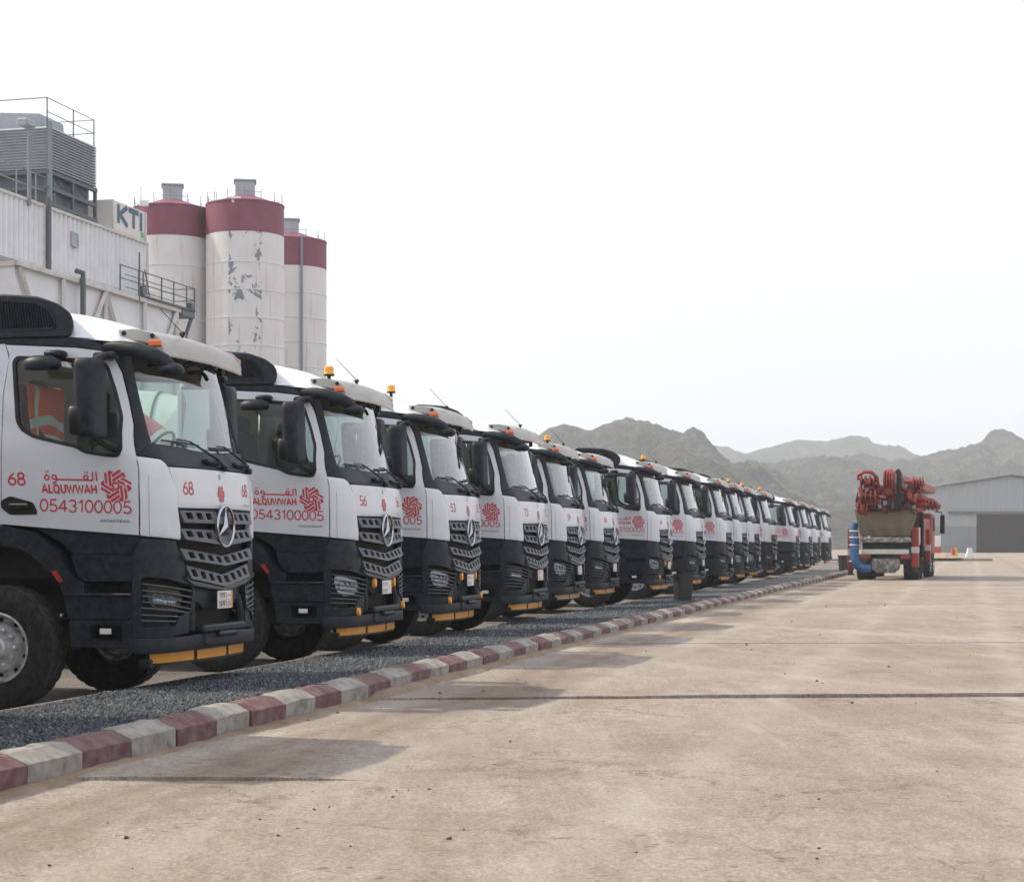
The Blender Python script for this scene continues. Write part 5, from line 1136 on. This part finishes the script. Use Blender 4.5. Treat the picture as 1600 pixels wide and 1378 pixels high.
for i in range(10):
    q = 2 * math.pi * i / 10; g.lathe([(.022, .09), (.022, .122), (.012, .13), (0, .13)], 8, MW @ Matrix.Translation((.163 * math.cos(q), .163 * math.sin(q), 0)))
RIM = g.mesh('rim', 'steel_rim')
g = G()
for i in range(10):
    q = 2 * math.pi * (i + .5) / 10; g.lathe([(0, .0), (.021, -.004), (.023, -.02)], 10, MW @ Matrix.Translation((.248 * math.cos(q), .248 * math.sin(q), .058)))
g.lathe([(0, .1785), (.055, .1785), (.058, .16)], 16, MW)
RIMH = g.mesh('hand_holes', 'deep_black')
# --- chassis and drum
g = G()
for s in (-1, 1): g.box((-4.4, s * .42, .98), (7.6, .09, .28), .01)
for x in (-1.535, -3.25, -6.4, -7.75): g.tube([(x, -1.0, .56), (x, 1.0, .56)], .09, 10); g.box((x, 0, .62), (.3, .5, .3), .05)
g.box((-.6, 0, 1.05), (1.0, .9, .5), .05); g.box((-1.2, 0, 1.35), (1.3, 1.6, .5), .08)
g.box((-4.6, -.95, .85), (1.3, .5, .6), .1, seg=2); g.box((-4.6, .95, .85), (1.3, .5, .6), .1, seg=2)
part('chassis', g.mesh('chassis', 'dark_metal'))
g = G(); MD = Matrix.Translation((-2.75, 0, 2.35)) @ Matrix.Rotation(R(-90 + 9), 4, 'Y') @ Matrix.Scale(.93, 4)
dp = [(0, .0), (.55, .02), (.62, .12), (.95, .9), (1.16, 1.7), (1.19, 2.4), (1.14, 3.1), (.86, 4.5), (.60, 5.7), (.56, 5.75)]
for i in range(len(dp) - 1): g.lathe([dp[i], dp[i + 1]], 36, MD, mi=1 if i in (2, 6) else 0)
part('drum', g.mesh('drum', ['drum_white', 'drum_red'], 40))
g = G()
for k in range(2):
    pts = []
    for i in range(70):
        h = .3 + 5.2 * i / 69; r_ = float(np.interp(h, [p[1] for p in dp], [p[0] for p in dp])) + .012; q = 2 * math.pi * (h / 2.3 + k / 2)
        pts.append(MD @ Vector((r_ * math.cos(q), r_ * math.sin(q), h)))
    g.tube(pts, .02, 5)
part('spiral_seam', g.mesh('spiral_seam', 'dark_metal'), 'drum')
g = G(); g.box((-2.5, 0, 1.6), (.12, 1.3, 1.3), .03); g.box((-7.9, 0, 2.1), (.15, 1.2, 2.2), .03); g.box((-5.2, 0, 1.2), (5.6, .9, .16), .03)
g.prism([(-8.4, 3.2), (-7.6, 3.2), (-7.75, 2.6), (-8.15, 2.6)], -.5, .5, Me); g.tube([(-8.0, 0, 2.5), (-8.6, 0, 1.5)], .22, 10)
part('drum_frame', g.mesh('drum_frame', 'dark_metal'))

# left-side twins of the right-side parts share their meshes, mirrored in y
TH = math.atan(715 / 2800); ROW = Vector((math.sin(TH), math.cos(TH), 0)); OUT = Vector((math.cos(TH), -math.sin(TH), 0))
def rowpt(D, s, z=0.0): return -D * OUT + s * ROW + Vector((0, 0, z))
TRUCKS = []
def make_truck(pos, delta, label, number=None, near=True, beacon=None, air=True, lamps=False, dusty=False, plate=None, skip=(), bright=False, name='mixer_truck'):
    root = bpy.data.objects.new(name, None); COL.objects.link(root); root.location = pos; root.rotation_euler = (0, 0, R(-delta))
    tag(root, label, 'truck', 'concrete mixer trucks parked in a row')
    made = {}
    if number: number_meshes(number)
    for key, nm, par, me, op in TP:
        if op.get('lod') == 'near' and not near or op.get('lod') == 'far' and near: continue
        if (key in ('roof_air_unit', 'air_grille')) and not air: continue
        if key in skip or (op.get('bright') and not bright): continue
        psides = None
        if par:
            psides = [k for k in ('R', 'L') if (par, k) in made] or ['']
            if op.get('side') == 'R' or op.get('only') == 'R': psides = [k for k in psides if k != 'L']
            for ps in psides:
                o = link(nm, me, made[(par, ps)]); made.setdefault((key, ps), o)
                if op.get('role') == 'strip' and dusty:
                    o.material_slots[0].link = 'OBJECT'; o.material_slots[0].material = MAT['reflector_dusty']
        else:
            both = op.get('side') in ('RL', 'R') and op.get('only') != 'R'
            if both:
                made[(key, 'R')] = link(nm, me, root); made[(key, 'L')] = link(nm, me, root, scale=MIRY)
            else: made[(key, '')] = link(nm, me, root)
    for x in (-1.535, -3.25):
        for s in (1, -1):
            w = bpy.data.objects.new('wheel', None); COL.objects.link(w); w.parent = root; w.location = (x, -1.08 * s, .56); w.scale = (1, s, 1)
            link('tyre', TYRE, w); link('rim', RIM, w); link('hand_holes', RIMH, w)
    for x in (-6.4, -7.75):
        for s in (1, -1):
            w = bpy.data.objects.new('wheel', None); COL.objects.link(w); w.parent = root; w.location = (x, -.94 * s, .56); w.scale = (1, s, 1)
            link('tyre', TYRE2, w)
    if number:
        link('door_number', NUM_SIDE[number], made[('door', 'R')])
        link('front_number', NUM_F[number + 'R'], made[('front_flap', '')]); link('front_number', NUM_F[number + 'L'], made[('front_flap', '')])
    link('plate_lettering', plate or PLATE_MARK, made[('bumper_recess', '')])
    if beacon:
        b = link('beacon', BEACON, root, loc=beacon); link('beacon_base', BEACON_BASE, b)
    if lamps:
        for yy, zz in ((-.36, 1.03), (.36, 1.03)): link('amber_lamp', LAMP, root, loc=(U(yy, zz)[0] + .01, yy, zz), scale=(1, 1, 1.9))
        for yy, zz in ((-.82, .70), (.86, .73)): link('amber_lamp', LAMP, root, loc=(U(Wy(yy), zz)[0] + .02, yy, zz), scale=(1, 1.1, 1.6))
    TRUCKS.append(root); return root

def truck_pos(px, delta, rel):
    Y = 15.936 / rel; P = Vector(((px - 800) / 2800 * Y, Y, 0)); d = R(delta)
    f = Vector((math.cos(d), -math.sin(d), 0)); l_ = Vector((math.sin(d), math.cos(d), 0))
    return P + f * .10 + l_ * 1.09
# pixel columns and depth ratios read from the image (front corner of each), heading, what sets each apart
spec = [
 (-312, 1.415, 14.5, dict(skip=('front_mirror', 'side_mirror', 'kerb_mirror', 'wide_mirror', 'mirror_arm', 'mirror_arm_u'), label='white mixer truck parked before truck 68, at the near end of the row')),
 (232, 1, 14.5, dict(label='white mixer truck 68 with orange vest on its seat, largest in view', number='68', plate=PLATE_TEXT)),
 (525, 0.768, 14.5, dict(label='white mixer truck 56 with amber roof beacon, second from the left', number='56', bright=True, beacon=(-.36, -.62, 3.50), lamps=True)),
 (676, 0.641, 14.0, dict(label='white mixer truck 53 between trucks 56 and 73, amber roof beacon', number='53', bright=True, beacon=(-.95, -.3, 3.68), lamps=True)),
 (799, 0.553, 15.5, dict(label='white mixer truck 73 without beacon, fourth from the left', number='73')),
 (868.5, 0.465, 14.5, dict(label='white mixer truck 59 with dusty pinkish bumper reflectors, beside truck 73', number='59', bright=True, beacon=(-.36, -.62, 3.50), dusty=True, air=False)),
 (931, 0.418, 14.5, dict(label='white mixer truck 84 without beacon, between trucks 59 and 64', number='84', air=False)),
 (1014, 0.379, 14.5, dict(label='white mixer truck 64 beside the black bin on the gravel', number='64', bright=True, beacon=(-.36, -.62, 3.50), lamps=True)),
 (1080, 0.333, 14.5, dict(label='white mixer truck partly hidden behind the black bin on gravel')),
 (1122, 0.3, 14.5, dict(label='white mixer truck with open view of its door, ninth from left')),
 (1148, 0.279, 14.5, dict(label='white mixer truck with amber beacon, nearest of three packed close together', bright=True, beacon=(-.4, -.55, 3.50))),
 (1171, 0.26, 14.5, dict(label='white mixer truck with amber beacon, middle of three packed close together', bright=True, beacon=(-.4, -.55, 3.50))),
 (1195, 0.24, 14.5, dict(label='white mixer truck without beacon, third of four packed close together', beacon=None)),
 (1196, 0.22, 14.5, None),
 (1238, 0.205, 14.5, dict(label='white mixer truck after the gap in the row, fourth from the far end')),
 (1257, 0.189, 14.5, dict(label='white mixer truck third from the far end of the row', air=False)),
 (1272, 0.174, 14.5, dict(label='white mixer truck second from the far end of the row', air=False)),
 (1288, 0.158, 14.5, dict(label='white mixer truck at the far end of the row', air=False)),
]
spec[12][3]['beacon'] = (-.4, -.55, 3.50); spec[12][3]['label'] = 'white mixer truck with amber beacon, last before the gap in the row'
for i, (px, rel, dl, kw) in enumerate(spec):
    if kw is None: continue
    jit = random.Random(i * 3 + 1); dl2 = dl + (jit.uniform(-.9, .9) if i > 2 else 0); back = jit.uniform(-.05, .09) if i > 2 else 0
    fw = Vector((math.cos(R(dl2)), -math.sin(R(dl2)), 0))
    make_truck(truck_pos(px, dl2, rel) - fw * back, dl2, near=(1 <= i <= 7), **kw)
# orange vest draped over the seat of truck 68
t68 = TRUCKS[1]
def vest():
    g = G()
    def sh(u, v):
        y = -.96 + .66 * u; t = v * 1.15
        if t < .72: p = (-1.30 - .045 * t + .02 * math.sin(9 * u + 5 * t), 2.20 + t)
        elif t < .86: q = (t - .72) / .14 * math.pi; p = (-1.435 + .10 * math.cos(q), 2.92 + .05 * math.sin(q))
        else: p = (-1.535, 2.92 - (t - .86))
        return (p[0], y - .05 * math.sin(v * 4) + .012 * math.sin(u * 14), p[1] - .12 * abs(u - .5) * (t < .72))
    nu, nv = 21, 41; o = 0
    vs_ = [sh(i / (nu - 1), j / (nv - 1)) for j in range(nv) for i in range(nu)]
    for j in range(nv - 1):
        band = 8 <= j <= 10 or 14 <= j <= 16 or 34 <= j <= 36
        for i in range(nu - 1):
            g.f.append((j * nu + i, j * nu + i + 1, (j + 1) * nu + i + 1, (j + 1) * nu + i)); g.m.append(1 if band or (6 > i > 3 and j > 10) else 0)
    g.v = vs_; me = g.mesh('safety_vest', ['vest_orange', 'vest_silver'], 60)
    o = link('safety_vest', me, None, loc=t68.location, rot=t68.rotation_euler)
    so = o.modifiers.new('thick', 'SOLIDIFY'); so.thickness = .012
    tag(o, 'orange safety vest with silver stripes draped over the seat of truck 68', 'safety vest')
vest()
# ------------------------------------------------------------------ red concrete pump truck seen from behind
simple('pump_red', (0.32, 0.026, 0.014), 0.45, dirt=(0.13, 0.035, 0.025), dscale=3.5, damt=0.9, coat=.1)
simple('pump_white', (0.62, 0.61, 0.58), 0.5, dirt=(0.4, 0.36, 0.3), dscale=3, damt=.7)
simple('hopper_cloth', (0.14, 0.11, 0.075), 0.9, dirt=(0.17, 0.14, 0.11), dscale=3, damt=.7, bumpy=.6, bscale=9)
simple('hopper_grey', (0.13, 0.13, 0.12), 0.8, dirt=(0.42, 0.41, 0.39), dscale=9, damt=.9, lo=.46, hi=.6, bumpy=.8, bscale=14)
simple('hose_blue', (0.006, 0.07, 0.20), 0.6, dirt=(0.3, 0.4, 0.5), dscale=5, damt=.3)
pt = bpy.data.objects.new('pump_truck', None); COL.objects.link(pt)
_P = Vector((13.9, 66.7, .136)); pt.matrix_world = Matrix(((OUT.x, ROW.x, 0, _P.x), (OUT.y, ROW.y, 0, _P.y), (0, 0, 1, _P.z), (0, 0, 0, 1))) @ Matrix.Rotation(R(-3.0), 4, 'Z') @ Matrix.Scale(.935, 4)   # x right, y forward
tag(pt, 'red concrete pump truck with folded boom, parked with its rear to us', 'pump truck')
def pp(name, g, mat, par=None, sm=35): return link(name, g.mesh(name, mat, sm), par or pt)
for y in (1.2, 2.6, 7.3, 8.9):
    for s in (-1, 1):
        w = bpy.data.objects.new('wheel', None); COL.objects.link(w); w.parent = pt; w.location = (s * (.93 if y < 4 else 1.08), y, .52); w.rotation_euler = (0, 0, R(90)); w.scale = (.93, s, .93)
        link('tyre', TYRE2 if y < 4 else TYRE, w); link('rim', RIM, w)
g = G()
for s in (-1, 1): g.box((s * .42, 5, .95), (.1, 9.5, .28), .01)
g.box((0, 5, 1.25), (2.2, 6.5, .25), .03); g.box((0, .7, .75), (1.5, .5, .25), .03); pp('chassis', g, 'dark_metal')
g = G()
def cover(u, v):
    w_ = .95 + .24 * v; x = -w_ + 2 * w_ * u; z = 1.75 + 1.04 * v - .07 * math.sin(u * math.pi) * v + .03 * math.sin(u * 17) * v
    return (x, -.15 - .07 * math.sin(u * 23 + v * 3) * (1 - v) * .6 - .05 * math.sin(u * 9 + 1) * v + .03 * noise.noise((u * 6, v * 5, 2)) - .10 * math.sin(v * 3.1), z)
g.grid(cover, 46, 12); g.grid(lambda u, v: (cover(u, 1)[0], cover(u, 1)[1] + v * .9, cover(u, 1)[2] - .12 * v + .03 * math.sin(u * 17 + v * 4)), 46, 6)
for s_ in (0, 1): g.grid(lambda u, v: (cover(s_, v)[0], cover(s_, v)[1] + u * .85, cover(s_, v)[2] - .1 * u * v), 5, 12)
pp('hopper_cover', g, 'hopper_cloth', sm=60)
g = G(); g.box((.02, -.05, 1.60), (1.95, .5, .22), .05); pp('hopper_lid', g, 'hopper_grey')
g = G(); g.box((.0, .3, 1.32), (1.8, .8, .36), .04); pp('hopper', g, 'deep_black')
g = G(); g.box((0, -.12, 1.13), (1.85, .12, .2), .03); pp('rear_bumper', g, 'pump_white')
g = G(); g.box((0, .1, .62), (1.1, .5, .5), .12, seg=2); g.box((.0, .1, .36), (.8, .4, .15), .05); pp('agitator_housing', g, 'hopper_grey')
for s in (-1, 1):
    g = G(); g.box((s * .78, -.16, .93), (.36, .06, .14), .015); pp('tail_light', g, 'pump_red')
# outriggers
for x, y, w, z0, z1 in ((-1.40, .3, .22, .35, 2.05), (1.13, .35, .28, .5, 2.1), (1.30, 4.6, .22, .7, 2.05), (-1.3, 4.6, .22, .7, 2.05)):
    o = bpy.data.objects.new('outrigger', None); COL.objects.link(o); o.parent = pt
    g = G(); g.box((x, y, (z0 + z1) / 2), (w, .3, z1 - z0), .03); link('leg', g.mesh('leg', 'pump_red'), o)
    g = G(); g.box((x, y - .01, (z0 + z1) / 2 - .1), (w + .02, .31, .24), .01); link('stripe', g.mesh('stripe', 'pump_white'), o)
    g = G(); g.tube([(x, y, z0), (x, y, z0 - .12)], .09, 10); g.lathe([(0, 0), (.15, 0), (.15, .05), (0, .06)], 14, Matrix.Translation((x, y, z0 - .16))); link('foot', g.mesh('foot', 'dark_metal'), o)
g = G(); g.tube([(-1.22, .05, 2.25), (-1.26, -.05, 2.0), (-1.2, -.12, 1.5), (-1.22, -.15, 1.0), (-1.12, -.2, .62), (-.85, -.2, .45), (-.55, -.15, .48)], [.15, .17, .19, .19, .2, .19, .16], 12); pp('hose', g, 'hose_blue', sm=60)
g = G()
for z in (.75, 1.05, 1.4, 1.7, 1.95): g.lathe([(.19, -.03), (.21, 0), (.19, .03)], 12, Matrix.Translation((-1.215, -.12, z)))
pp('hose_clamp', g, 'pump_white')
boom = bpy.data.objects.new('boom', None); COL.objects.link(boom); boom.parent = pt; boom.scale = (.80, 1, 1); boom.location = (.10, 0, -.02)
pp0 = pp
def pp(name, g, mat, par=None, sm=35): return pp0(name, g, mat, par or boom, sm)
# boom: folded sections side by side
def sec(x0, x1, z0, z1, y0, y1, mat='pump_red', bev=.06, name='boom_section'):
    g = G(); g.box(((x0 + x1) / 2, (y0 + y1) / 2, (z0 + z1) / 2), (x1 - x0, y1 - y0, z1 - z0), bev); return pp(name, g, mat)
sec(-.16, .36, 3.35, 4.40, -.45, 9.0, bev=.1); sec(-.12, .36, 2.70, 3.35, .0, 8)
sec(-1.25, -.60, 3.0, 3.45, -.3, 8.0); sec(-1.18, -.72, 3.4, 3.95, -.2, 8.4); sec(-1.1, -.55, 2.75, 3.05, .2, 6)
sec(.75, 1.55, 3.65, 4.0, .3, 8.6); sec(.70, 1.25, 3.1, 3.55, .5, 7.4); sec(.75, 1.75, 2.95, 3.15, 1.6, 8)
def joint(x, z, y, r_, w):
    g = G()
    for s in (-1, -.35, .35, 1): g.tube([(x + s * w - .035, y, z), (x + s * w + .035, y, z)], r_ * (1 if abs(s) == 1 else .86), 10)
    o = pp('hinge', g, 'pump_red', sm=20); g = G(); g.tube([(x - w - .07, y, z), (x + w + .07, y, z)], r_ * .42, 10); pp('hinge_pin', g, 'dark_metal'); return o
joint(-.95, 3.95, -.25, .28, .32); joint(-.9, 3.35, -.4, .3, .36); joint(.1, 4.0, -.5, .38, .2); joint(1.45, 3.85, .2, .30, .22); joint(-1.2, 2.95, -.2, .26, .22); joint(-.45, 3.1, -.2, .24, .14); joint(1.9, 3.0, 2.0, .22, .3); joint(-.42, 3.6, 0, .18, .1)
for pts_, r_ in (([(-1.4, -.35, 4.0), (-1.42, -.4, 4.2), (-1.1, -.4, 4.32), (-.75, -.4, 4.3), (-.5, -.35, 4.1), (-.42, -.3, 3.7), (-.5, -.3, 3.2)], .075), ([(-1.45, -.1, 3.3), (-1.5, -.3, 3.0), (-1.35, -.3, 2.75), (-1.0, -.2, 2.7)], .085), ([(.55, .2, 3.7), (.95, .1, 3.55), (1.5, .2, 3.6), (1.6, .3, 3.3)], .07)):
    g = G(); g.tube(pts_, r_, 8); pp('pipe', g, 'pump_red', sm=60)
g = G(); g.tube([(.52, -.55, 4.35), (.62, -.6, 4.2), (.60, -.6, 3.4), (.55, -.5, 2.8)], .13, 10); g.tube([(-.5, -.3, 3.9), (-.52, -.35, 3.2), (-.45, -.3, 2.75)], .06, 8); pp('hydraulic_hose', g, 'black_plastic', sm=60)
for x, z in ((-.98, 3.62), (-.35, 2.95), (1.05, 3.35), (.9, 3.75)):
    g = G(); g.tube([(x, -.42, z), (x, -.2, z)], .09, 10); pp('cylinder_end', g, 'steel_grey')
g = G(); g.tube([(1.0, 1.8, 3.35), (1.95, 2.2, 3.15), (2.3, 2.4, 2.95)], [.14, .17, .13], 8); g.tube([(.75, .5, 2.95), (1.5, .7, 2.75)], .1, 8); pp('boom_arm', g, 'pump_red')
prn = random.Random(11)
for i in range(48):
    x = prn.uniform(-1.45, 1.5); z = prn.uniform(2.85, 4.05 if abs(x) > .5 else 3.2); y = prn.uniform(-.55, .1); kind = prn.random(); g = G()
    if kind < .4: g.tube([(x, y, z), (x + prn.uniform(-.2, .2), y + .1, z + prn.uniform(-.35, .1)), (x + prn.uniform(-.25, .25), y + .3, z - prn.uniform(.1, .5))], prn.uniform(.02, .045), 6); pp('hydraulic_hose', g, 'black_plastic', sm=60)
    elif kind < .7: g.box((x, y, z), (prn.uniform(.08, .25), .2, prn.uniform(.06, .3)), .02); pp('bracket', g, prn.choice(['pump_red', 'pump_red', 'dark_metal']))
    else: r_ = prn.uniform(.05, .12); g.tube([(x, y - .1, z), (x, y + .2, z)], r_, 10); g.tube([(x, y - .14, z), (x, y - .08, z)], r_ * .5, 8); pp('hinge_pin', g, prn.choice(['pump_red', 'dark_metal', 'steel_grey']))
pp = pp0
# pedestal, deck cabinets and cab
g = G(); g.tube([(0, 5.6, 1.3), (0, 5.6, 3.1)], .55, 16); g.box((0, 3.0, 1.75), (1.6, 2.6, .8), .05); pp('pedestal', g, 'pump_red')
g = G(); g.box((1.05, 2.0, 2.45), (.5, 1.2, .9), .05); g.box((1.1, 4.5, 1.9), (.3, 4.0, 1.2), .05); pp('side_cabinet', g, 'pump_red')
g = G(); g.box((1.02, 1.0, 2.15), (.38, .5, 1.5), .04); g.tube([(1.32, 1.2, .9), (1.32, 1.2, 2.7)], .08, 8); pp('water_tank', g, 'deep_black')
g = G(); g.box((1.2, .6, 1.75), (.2, .3, .7), .03); pp('ladder_panel', g, 'pump_white')
g = G(); g.box((0, 9.3, 1.85), (2.4, 1.8, 1.9), .12, seg=2); pp('cab', g, 'pump_red')
g = G(); g.box((1.21, 9.4, 2.3), (.02, .9, .6), .005); g.box((0, 8.39, 2.4), (1.2, .02, .4), .005); pp('cab_window', g, 'deep_black')
for s in (-1, 1):
    g = G(); g.box((s * 1.55, 9.9, 2.32), (.2, .12, .85), .04); mo = pp('mirror', g, 'black_plastic')
    g = G(); g.tube([(s * 1.2, 9.9, 2.9), (s * 1.52, 9.9, 2.85), (s * 1.55, 9.9, 2.6)], .03, 6); pp('mirror_arm', g, 'black_plastic', mo)
# ------------------------------------------------------------------ haze
m = bpy.data.materials.new('haze'); m.use_nodes = True; MAT['haze'] = m; nt = m.node_tree; nt.nodes.remove(nt.nodes['Principled BSDF'])
pv = N(nt, 'ShaderNodeVolumePrincipled'); pv.inputs['Color'].default_value = (0.86, 0.95, 1.0, 1); pv.inputs['Density'].default_value = 0.00044; pv.inputs['Anisotropy'].default_value = 0.2
L(nt, pv.outputs[0], nt.nodes['Material Output'].inputs['Volume'])
g = G(); g.box((0, 1550, 99.0), (5200, 3700, 200.2)); o = link('haze', g.mesh('haze', 'haze', 0)); tag(o, 'thin pale dusty haze filling the air', 'haze', kind='stuff')
